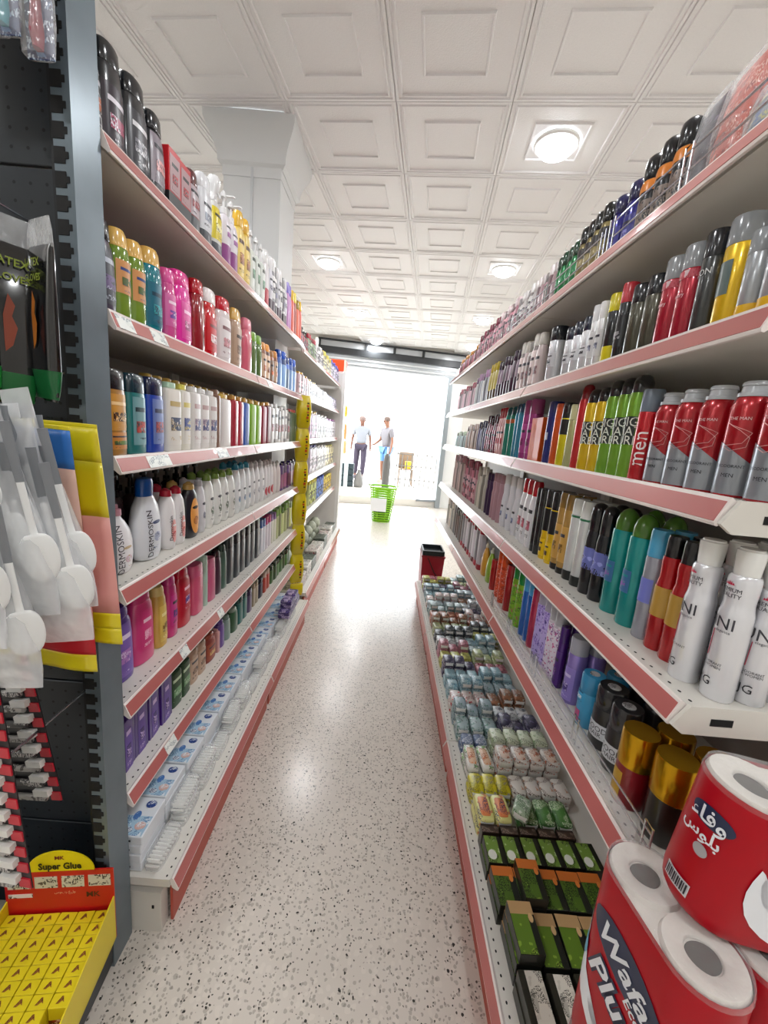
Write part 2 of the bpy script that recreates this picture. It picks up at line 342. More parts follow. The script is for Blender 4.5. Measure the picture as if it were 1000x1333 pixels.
# ------------------------------------------------------------------ gondola shelving, bay by bay
LZ = [2.032, 1.695, 1.378, 1.054, .738, .466]; MZ = [2.035, 1.72, 1.385, 1.065, .75]; RZ = [1.965, 1.696, 1.433, 1.110, .792]
LIP = [(0, 0), (-.003, .002), (-.005, 0), (-.021, -.036), (-.020, -.040), (-.016, -.041), (-.002, -.030), (.004, -.004)]
def hole_row(q, y0, y1, z, X, step=.0245, n=6, r=.0026):
    g = MB(); y = y0 + .012
    while y < y1 - .01:
        for qq in ((q,) if True else ()):
            vs = [(X(qq) + r * math.cos(2 * math.pi * k / n), y + r * 1.5 * math.sin(2 * math.pi * k / n), z) for k in range(n)]
            g.add(vs, [tuple(range(n))])
        y += step
    return g
def bay(side, xl, base_q, y0, y1, zs, label, holes=(), notch=None, tickets=(), end=None, depth=.37, foot=False, strip_z=True):
    s = 1 if side == 'left' else -1
    X = lambda q: xl - s * q
    t = empty('gondola_bay', (X(.2), (y0 + y1) / 2, 0)); tag(t, label, 'shelving', f'{side} aisle shelving bays')
    P = lambda o: under(o, t)
    def pr_(pts, a, b): return MB().prism([(X(q), z) for q, z in pts], a, b)
    yb = notch[1] if notch else y1
    P(pr_([(depth, .1), (depth + .02, .1), (depth + .02, max(zs) + .35), (depth, max(zs) + .35)], y0, yb).build('back_panel', BACK_STEEL, smooth=0))
    for yy in (y0 + .001, yb - .031): P(pr_([(depth - .012, 0), (depth + .05, 0), (depth + .05, max(zs) + .4), (depth - .012, max(zs) + .4)], yy, yy + .03).build('upright', WHITE_STEEL, smooth=0))
    def board(q0, z, th, nm):
        if notch:
            pts = [(X(q0), y0 + .002), (X(q0), y1 - .002), (X(notch[0]), y1 - .002), (X(notch[0]), notch[1]), (X(depth), notch[1]), (X(depth), y0 + .002)]
            if s < 0: pts = pts[::-1]
            return P(MB().extr(pts if s > 0 else pts, z - th, z - .003).build(nm, WHITE_STEEL, smooth=0))
        return P(pr_([(q0, z - .003), (q0, z - th), (depth, z - th), (depth, z - .003)], y0 + .002, y1 - .002).build(nm, WHITE_STEEL, smooth=0))
    allz = [(z, 0.) for z in zs] + [(.194, base_q)]
    for k, (z, q0) in enumerate(allz):
        b = board(q0 + .004, z, .03, 'shelf_board' if k < len(zs) else 'base_deck')
        def sub(g, nm, m, sm=0):
            o = g.build(nm, m, smooth=sm); o.parent = b; return o
        sub(pr_([(q0 + q, z + dz) for q, dz in LIP], y0 + .003, y1 - .003), 'price_channel', CHANNEL)
        sub(pr_([(q0 - .0062, z - .0045), (q0 - .0072, z - .004), (q0 - .0212, z - .0335), (q0 - .0202, z - .034)], y0 + .006, y1 - .006), 'price_strip', STRIP_PINK)
        for kk, ya, yw in tickets:
            if kk == k: sub(pr_([(q0 - .0075, z - .005), (q0 - .0085, z - .0045), (q0 - .0225, z - .0335), (q0 - .0215, z - .034)], ya, ya + yw), 'price_ticket', TICKET)
        if k in holes:
            o = sub(hole_row(q0 + .016, y0, y1, z - .0026, X), 'punched_holes', HOLE); o['kind'] = 'stuff'
        if end is not None and k < len(zs) and k in end:      # near end bracket plate
            e = pr_([(-.019, z - .036), (.005, z - .001), (.35, z - .001), (.35, z - .052), (.0, z - .05)], y0 - .006, y0 + .001); sub(e, 'end_bracket', WHITE_STEEL)
            sub(pr_([(.04, z - .02), (.075, z - .02), (.075, z - .032), (.04, z - .032)], y0 - .007, y0 - .0055), 'bracket_slot', HOLE)
    P(pr_([(base_q + .012, .0), (base_q + .012, .158), (base_q + .02, .158), (base_q + .02, .0)], y0 + .035, y1 - .001).build('kick_plate', M('#b04a38', .45), smooth=0))
    P(pr_([(base_q + .03, .0), (base_q + .03, .14), (depth, .14), (depth, .0)], y0 + .003, y0 + .04).build('base_foot', WHITE_STEEL, smooth=0))
    if foot:
        P(pr_([(base_q + .05, .085), (base_q + .056, .085), (base_q + .056, .095), (base_q + .05, .095)], y0 + .001, y0 + .0032).build('bolt', HOLE))
    return t
bay('left', -.627, -.119, .94, 1.94, LZ, 'nearest left shelving bay, white steel with salmon price strips, behind the dark post', holes=(3, 4, 5, 6),
    tickets=((1, .955, .06), (1, 1.09, .07), (2, 1.06, .11), (2, 1.5, .1), (4, 1.22, .05), (4, 1.52, .05), (5, 1.12, .06)), foot=True)
bay('left', -.627, -.119, 1.94, 2.94, LZ, 'second left shelving bay, wrapped around the white column', holes=(3, 4, 5, 6), notch=(.115, 2.72), tickets=((1, 2.1, .08),))
bay('left', -.66, -.11, 3.06, 4.2, MZ, 'third left shelving bay, just past the yellow packs')
bay('left', -.66, -.11, 4.2, 5.35, MZ, 'farthest left shelving bay, ending beside the door')
bay('right', .499, -.123, .578, 1.578, RZ, 'nearest right shelving bay, full of spray cans', holes=(3, 4, 5), end=(2, 3, 4), foot=True)
bay('right', .499, -.123, 1.578, 2.578, RZ, 'middle right shelving bay with orange and green cans low down', holes=(3, 4, 5))
bay('right', .499, -.123, 2.578, 3.578, RZ, 'farthest right shelving bay, beside the red crate', holes=(5,))
# end panel and orange box of the far left end display
t = empty('end_display', (-.8, 5.5, 0)); tag(t, 'tall white end panel at the far end of the left shelving', 'display')
MB().box(-.2, .17, -.12, .0, 0, 2.18).build('side_panel', M('#dcdad6', .4), t, smooth=0)
MB().box(.17, .21, -.12, .03, 0, 2.2).build('edge_post', M('#e8e8e6', .4), t, smooth=0)
g = MB().rbox(-.97, -.6, 5.4, 5.62, 2.2, 2.34, .004); g.box(-.622, -.598, 5.395, 5.4, 2.2, 2.34, 1); tag(g.build('display_topper', [M('#e8501e', .4), M('#f0e2d0', .5)]), 'orange box sign standing on top of the far white end panel', 'sign')
# wire fences on two right shelves
def fence(z, y0, y1, h, label, x=.508, posts=3):
    t = empty('wire_shelf_fence', (x, (y0 + y1) / 2, z)); tag(t, label, 'fence', 'wire fences on the right shelves'); L = (y1 - y0) / 2
    m = M('#c9ccd0', .25, .8)
    for hh in (h, h * .5): MB().tube([(0, -L, hh), (0, L, hh)], .0022, 6).build('rail', m, t)
    for k in range(posts): 
        yy = -L + 2 * L * k / (posts - 1)
        MB().tube([(.0, yy, 0), (.0, yy, h + .012), (.0, yy + .02, h + .012), (.0, yy + .02, 0)], .0022, 6).build('post', m, t)
fence(1.965, .6, 1.12, .07, 'near wire fence along the top right shelf'); fence(1.965, 1.16, 1.95, .06, 'far wire fence along the top right shelf')
fence(.792, .59, 1.14, .055, 'near wire fence along the lowest right shelf'); fence(.792, 1.17, 1.66, .045, 'far wire fence along the lowest right shelf')
g = MB().box(.5035, .5045, .62, 1.62, .792, .832); tag(g.build('clear_riser', CLEAR), 'clear plastic riser strip along the lowest right shelf', 'riser')

# ------------------------------------------------------------------ bottles, cans, cartons and jars
# profiles: (height, width, depth) as shares of the full size; cross-section exponent; first body, then cap
def same(p): return [(z, w, w) for z, w in p]
KIND = {
 'flat': (2.5, [(0, .9, .86), (.015, .98, .96), (.05, 1, 1), (.5, 1, .96), (.68, .93, .86), (.76, .8, .74), (.78, .72, .7)], [(.78, .78, .74), (.79, .8, .78), (.96, .76, .72), (1, .66, .6)]),
 'flipcap': (2.4, [(0, .88, .86), (.015, .97, .96), (.1, 1, 1), (.62, 1, .96), (.76, .9, .86), (.8, .82, .8)], [(.8, .84, .82), (.81, .86, .84), (.97, .82, .78), (1, .72, .68)]),
 'gelcap': (2.2, [(0, .86, .84), (.02, .95, .95), (.12, 1, 1), (.45, .95, .95), (.66, 1, 1), (.78, .92, .9), (.8, .84, .84)], [(.8, .86, .86), (.82, .88, .86), (.95, .78, .76), (1, .62, .6)]),
 'straight': (3.2, [(0, .92, .9), (.012, .99, .98), (.03, 1, 1), (.72, 1, .98), (.77, .96, .94)], [(.772, .98, .96), (.78, .99, .97), (.97, .96, .92), (1, .84, .8)]),
 'slab': (4.5, [(0, .93, .9), (.01, .99, .98), (.03, 1, 1), (.84, 1, .98), (.9, .94, .9), (.915, .6, .6), (.92, .5, .55)], [(.92, .52, .6), (.925, .55, .62), (.99, .52, .6), (1, .46, .5)]),
 'oval': (2., [(0, .55, .7), (.015, .66, .85), (.08, .84, .96), (.25, 1, 1), (.45, .98, .94), (.62, .8, .8), (.74, .5, .56), (.8, .26, .4), (.84, .2, .34)], [(.84, .26, .4), (.85, .28, .44), (.93, .26, .4), (.94, .12, .2), (.99, .12, .2), (1, .08, .14)]),
 'ovalwide': (2.1, [(0, .6, .75), (.015, .74, .9), (.1, .95, 1), (.3, 1, 1), (.5, .97, .96), (.66, .8, .84), (.74, .6, .68), (.79, .48, .56)], [(.79, .5, .6), (.795, .52, .62), (.97, .5, .58), (1, .42, .5)]),
 'ovalcap': (2.1, [(0, .6, .74), (.015, .72, .88), (.1, .92, 1), (.35, 1, 1), (.6, .98, .94), (.76, .84, .82), (.84, .6, .64), (.87, .44, .54)], [(.87, .5, .62), (.88, .54, .64), (.96, .46, .56), (.985, .2, .3), (1, .14, .2)]),
 'shoulder': (2.5, [(0, .9, .86), (.012, .98, .96), (.06, 1, 1), (.6, .98, .95), (.8, .9, .86), (.86, .76, .74)], [(.86, .76, .74), (.87, .78, .76), (.96, .74, .7), (1, .6, .56)]),
 'box': (12., [(0, 1, 1), (1, 1, 1)], None),
 'pouch': (3., [(0, .96, .8), (.04, 1, 1), (.3, 1, .95), (.7, .98, .6), (.9, .96, .25), (1, .94, .06)], None),
 'pump': (2.2, [(0, .88, .88), (.015, .97, .97), (.05, 1, 1), (.55, .98, .96), (.66, .8, .8), (.7, .4, .44)], [(.7, .46, .5), (.78, .44, .48), (.785, .16, .18), (.9, .14, .16), (.905, .5, .4), (.95, .52, .36), (.97, .3, .3), (1, .1, .1)]),
 'trigger': (2.2, [(0, .9, .9), (.02, 1, 1), (.5, .96, .95), (.64, .6, .66), (.7, .4, .46)], [(.7, .44, .5), (.78, .42, .46), (.79, .36, .6), (.88, .4, .9), (.95, .4, 1.), (1, .3, .6)]),
 'can': (2, same([(0, .93), (.02, 1), (.8, 1), (.85, .92)]), same([(.85, .9), (.96, .9), (1, .8)])),
 'canflush': (2, same([(0, .94), (.012, 1), (.74, 1), (.755, .97)]), same([(.757, .98), (.765, .995), (.975, .97), (1, .9)])),
 'redsilver': (2, same([(0, .95), (.012, 1), (.78, 1), (.84, .9), (.87, .78)]), same([(.868, .84), (.9, .84), (.905, .7), (.96, .66), (.962, .72), (.985, .7), (1, .62)])),
 'spray2': (2, same([(0, .94), (.012, 1), (.62, 1), (.68, .9), (.7, .86)]), same([(.7, .88), (.71, .92), (.88, .9), (.95, .8), (.985, .55), (1, .2)])),
 'spray3': (2, same([(0, .94), (.012, 1), (.78, 1), (.83, .93)]), same([(.83, .86), (.84, .88), (.93, .84), (.98, .66), (1, .4)])),
 'domecan': (2, same([(0, .95), (.012, 1), (.78, 1), (.8, .96)]), same([(.8, .86), (.82, .9), (.88, .88), (.94, .74), (.98, .48), (1, .18)])),
 'waist': (2, same([(0, .95), (.012, 1), (.54, 1), (.6, .93), (.64, .84), (.7, .86), (.78, .92), (.82, .86)]), same([(.82, .8), (.83, .82), (.97, .8), (1, .74)])),
 'waistgreen': (2, same([(0, .95), (.012, 1), (.8, 1), (.81, .98)]), same([(.81, .96), (.82, .98), (.96, .94), (1, .86)])),
 'unican': (2, same([(0, .93), (.01, 1), (.56, 1), (.585, .985), (.62, .9), (.655, .87), (.7, .9), (.79, .93), (.815, .9), (.83, .8)]), same([(.83, .72), (.84, .74), (.95, .82), (.985, .82), (.99, .7), (1, .68)])),
 'jar': (2, same([(0, .9), (.02, .96), (.06, .97), (.52, .97), (.55, .95)]), same([(.55, .99), (.56, 1), (.975, 1), (1, .96)])),
 'jarwide': (2, same([(0, .93), (.02, 1), (.5, 1), (.64, .99), (.66, .97)]), same([(.66, .97), (.67, .99), (.97, .96), (1, .88)])),
}
def prof_at(prof, z):
    for a, b in zip(prof, prof[1:]):
        if a[0] <= z <= b[0]:
            t = (z - a[0]) / max(1e-6, b[0] - a[0]); return (a[1] + (b[1] - a[1]) * t, a[2] + (b[2] - a[2]) * t)
    return prof[-1][1:] if z > prof[-1][0] else prof[0][1:]
def scaled(prof, W, D, H, off=0.): return [(z * H, w * W + off * 2, d * D + off * 2) for z, w, d in prof]
def cut(prof, z0, z1):
    p = [(z0,) + tuple(prof_at(prof, z0))] + [q for q in prof if z0 < q[0] < z1] + [(z1,) + tuple(prof_at(prof, z1))]
    return p
def surf(prof, n, W, D, H, u, z, off=.0009):     # point on the front of the body, u sideways, z up
    w, d = prof_at(prof, z / H); w = w * W / 2 + off; d = d * D / 2 + off
    if n == 2:
        a = u / ((w + d) / 2); return (d * math.cos(a), w * math.sin(a), z)
    r = min(.985, abs(u) / w); return (d * (1 - r ** n) ** (1 / n), u, z)
GLOSS = {'deodorant_can': (.26, .35), 'spray_can': (.26, .35), 'tin': (.3, .5)}
SHELF_WORDS = {'L1': 'top left shelf', 'L2': 'second left shelf', 'L3': 'third left shelf', 'L4': 'fourth left shelf', 'L5': 'fifth left shelf', 'L6': 'sixth left shelf',
 'M1': 'far left top shelf', 'M2': 'far left second shelf', 'M3': 'far left third shelf', 'M4': 'far left fourth shelf', 'M5': 'far left fifth shelf',
 'R1': 'top right shelf', 'R2': 'second right shelf', 'R3': 'third right shelf', 'R4': 'fourth right shelf', 'R5': 'fifth right shelf', 'RB': 'right bottom deck', 'LB': 'left bottom deck'}
ORD = ['nearest', 'second nearest', 'third nearest', 'fourth nearest', 'fifth nearest', 'sixth nearest', 'seventh nearest', 'eighth nearest', 'ninth nearest', 'tenth nearest', 'eleventh nearest', 'twelfth nearest', 'thirteenth nearest', 'fourteenth nearest', 'fifteenth nearest', 'sixteenth nearest', 'seventeenth nearest', 'eighteenth nearest', 'nineteenth nearest', 'twentieth nearest'] + ['farthest'] * 30
CATS = {'shampoo_bottle': 'bottle', 'lotion_bottle': 'bottle', 'pump_bottle': 'bottle', 'spray_bottle': 'bottle', 'shower_gel': 'bottle', 'cream_bottle': 'bottle', 'syrup_bottle': 'bottle', 'roll_on_bottle': 'bottle', 'hand_gel_bottle': 'bottle',
 'deodorant_can': 'spray can', 'spray_can': 'spray can', 'hair_gel_can': 'can', 'hair_mask_jar': 'jar', 'tin': 'tin', 'carton': 'carton', 'hair_dye_box': 'carton', 'pouch': 'pouch'}
ROUND = ('can', 'canflush', 'domecan', 'redsilver', 'unican', 'waist', 'waistgreen', 'spray2', 'spray3', 'jar', 'jarwide')
def product(name, kind, W, D, H, body, cap, bands, texts, far=False, k={}):
    n, pb, pc = KIND[kind]
    def printed(b):      # split a printed label into ground, logo, picture and small print
        z0, z1, c, ang = b; h = z1 - z0; c3 = c[3] if len(c) > 3 else '#333340'
        return [('label', (z0, z1, c[1], ang)), ('logo_print', (z0 + h * .70, z0 + h * .79, c3, ang * .62)), ('picture_print', (z0 + h * .26, z0 + h * .50, ('P', c[2], c[1], c3, 1.5), ang * .5)), ('small_print', (z0 + h * .08, z0 + h * .16, ('P', c[1], c[1], c3, 1), ang * .6))]
    rough, met = GLOSS.get(name, (.28, 0.)); seg = 10 if far else (20 if n < 4 else 24)
    bm = M(body, rough, met if kind != 'jar' else 0, coat=.0 if far else .5)
    capm = M(cap, .22, .9) if (k.get('lidmetal') or cap == '#d9ae5c' and kind == 'none') else (M(cap, .2, .0, coat=.0 if far else .3) if cap else None)
    if name == 'shower_gel' and not far: bm = M(body, .12, 0, coat=.6)
    shell = MB()
    if kind == 'box':
        shell.rbox(-D / 2, D / 2, -W / 2, W / 2, 0, H, .0015)
    else: shell.rings(scaled(pb, W, D, H), seg, n)
    def band(g, b, mi=0, lift=0.):
        z0, z1, c, ang = b; o0 = len(g.v); band_(g, b, mi)
        if lift: g.v[o0:] = [(x + lift, y, z) for x, y, z in g.v[o0:]]
    def band_(g, b, mi=0):
        z0, z1, c, ang = b
        if kind == 'box':
            if ang > 90: g.box(-D / 2 - .0006, D / 2 + .0006, -W / 2 - .0006, W / 2 + .0006, z0 * H, z1 * H, mi)
            else: g.box(D / 2, D / 2 + .0008, -W / 2 * ang / 48, W / 2 * ang / 48, z0 * H, z1 * H, mi)
            return
        z1 = min(z1, pb[-1][0])
        if kind.startswith('oval') and ang < 90:      # oval label
            vs = []; R_ = 14; C_ = 10
            for i_ in range(R_ + 1):
                t_ = -1 + 2 * i_ / R_; zz = (z0 + z1) / 2 + (z1 - z0) / 2 * math.sin(t_ * math.pi / 2) * .999; w_, d_ = prof_at(pb, zz); ar = math.radians(ang) * max(.05, math.cos(t_ * math.pi / 2))
                for j_ in range(C_ + 1):
                    a_ = -ar + 2 * ar * j_ / C_; ct, st = math.cos(a_), math.sin(a_)
                    vs.append(((d_ * D / 2 + .0007) * abs(ct) ** (2 / n), (w_ * W / 2 + .0007) * math.copysign(abs(st) ** (2 / n), st), zz * H))
            g.add(vs, [(i_ * (C_ + 1) + j_, i_ * (C_ + 1) + j_ + 1, (i_ + 1) * (C_ + 1) + j_ + 1, (i_ + 1) * (C_ + 1) + j_) for i_ in range(R_) for j_ in range(C_)], mi); return
        pr_ = [(z * H, w * W + .0012, d * D + .0012) for z, w, d in cut(pb, z0, z1)]
        g.rings(pr_, seg if ang >= 180 else 12, n, mi, cap0=False, cap1=False, arc=None if ang >= 180 else ang)
    if far:
        mats = [bm]
        if pc: shell.rings(scaled(pc, W, D, H), seg, n, 1); mats.append(capm)
        for b in bands:
            if isinstance(b[2], tuple) and b[3] < 100:
                for q_, (_, bb_) in enumerate(printed(b)[:3]):
                    band(shell, bb_ if q_ == 0 else (bb_[0], bb_[1], bb_[2], bb_[3] + 1), len(mats), .0006 * q_); mats.append(mat_of(bb_[2]))
            else: band(shell, b, len(mats)); mats.append(mat_of(b[2]))
        return link(name, shell.mesh(name, mats, 40))
    root = link(name, shell.mesh(name, bm, 40))
    if pc:
        g = MB().rings(scaled(pc, W, D, H), seg, n)
        cn = {'pump': 'pump_head', 'trigger': 'trigger_head', 'jar': 'lid', 'jarwide': 'lid'}.get(kind, 'cap')
        if kind == 'pump': g.tube([(.0, 0, .93 * H), (D * .7, 0, .93 * H), (D * .85, 0, .915 * H)], .004, 6)
        if kind == 'trigger': g.tube([(D * .2, 0, .84 * H), (D * .5, 0, .74 * H)], .005, 6)
        link(cn, g.mesh(cn, capm, 40), root)
    if k.get('lid'): link('lid_sticker', MB().rings([(H, W * .42, D * .42), (H + .0012, W * .4, D * .4)], 20).mesh('lid_sticker', PM('#a8a8aa', '#8a8a8e', '#222226')), root)
    for b in bands:
        if isinstance(b[2], tuple) and b[3] < 100 and (len(b[2]) < 5 or b[2][4] <= 1):
            for q_, (nm_, bb_) in enumerate(printed(b)):
                g = MB(); band(g, bb_); o_ = link(nm_, g.mesh(nm_, mat_of(bb_[2], .3), 40), root)
                if q_: o_.location.x = .0005 * (2 if q_ == 2 else 1)
        else: g = MB(); band(g, b); link('label', g.mesh('label', mat_of(b[2], .3), 40), root)
    if k.get('diag'):      # slanting boundary: silver lower part, and a thin star outline
        g = MB(); vs = []; fs = []; K = 24
        for i in range(K + 1):
            u = -math.pi + 2 * math.pi * i / K; zt = (.36 - .12 * math.sin(u * 1.0 - .4)) * H
            for zz in (.004, zt): 
                w_, d_ = prof_at(pb, zz / H); vs.append((d_ * D / 2 * math.cos(u) * 1.02, w_ * W / 2 * math.sin(u) * 1.02, zz))
        fs = [(2 * i, 2 * i + 2, 2 * i + 3, 2 * i + 1) for i in range(K)]
        link('silver_base', g.add(vs, fs).mesh('silver_base', M('#9a9fa6', .28, .6), 40), root)
        g = MB()
        poly = [(-.016, .64), (.004, .58), (.018, .52), (.016, .44), (-.004, .40), (-.018, .44), (.01, .47), (.02, .56)]
        pts = [surf(pb, n, W, D, H, u, z * H, .0012) for u, z in poly]
        for a, b in zip(pts, pts[1:] + pts[:1]):
            m_ = [tuple(Vector(a).lerp(Vector(b), q / 4)) for q in range(5)]
            m_ = [surf(pb, n, W, D, H, math.atan2(p[1], p[0]) * (W / 2), p[2], .0012) for p in m_]
            g.tube(m_, .0004, 4)
        link('emblem', g.mesh('emblem', M('#e8b0b0', .3), 0), root)
    if k.get('crown'):
        g = MB(); z = .765 * H
        for uu, hh in ((-.006, .004), (-.003, .006), (0, .007), (.003, .006), (.006, .004)):
            a = [surf(pb, n, W, D, H, uu - .0018, z, .001), surf(pb, n, W, D, H, uu + .0018, z, .001), surf(pb, n, W, D, H, uu, z + hh, .001)]; g.add(a, [(0, 1, 2)])
        link('crown_mark', g.mesh('crown_mark', M('#c82850', .4), 0), root)
    if k.get('redline'):
        g = MB(); g.tube([surf(pb, n, W, D, H, -.006 - .002 * i / 6, (.46 - .18 * i / 6) * H, .0006) for i in range(7)], .0006, 4)
        link('red_line', g.mesh('red_line', M('#b02848', .4), 0), root)
    for s_, zc, size, col, rot, du in texts:
        vs, fs = text_geo(s_, .0)
        wmax = max(abs(v[0]) for v in vs) or 1
        if rot: sq = min(1., (.36 * H) / (wmax * size))
        else: sq = min(1., (W * .75) / (wmax * size))
        P = [surf(pb, n, W, D, H, -y * size + du, zc * H + x * size * sq, .0011) for x, y in vs] if rot else [surf(pb, n, W, D, H, x * size * sq + du, zc * H + y * size, .0011) for x, y in vs]
        link('lettering', MB().add(P, fs).mesh('lettering', M(col, .4), 0), root)
    if k.get('film'):
        link('clear_film', MB().rings([(z * 1.0, w, d) for z, w, d in [(0, W * 1.06, D * 1.06), (H * .5, W * 1.08, D * 1.08), (H * .95, W * 1.05, D * .5), (H * 1.08, W, .003)]], 16, 4).mesh('clear_film', FILM, 60), root)
    return root
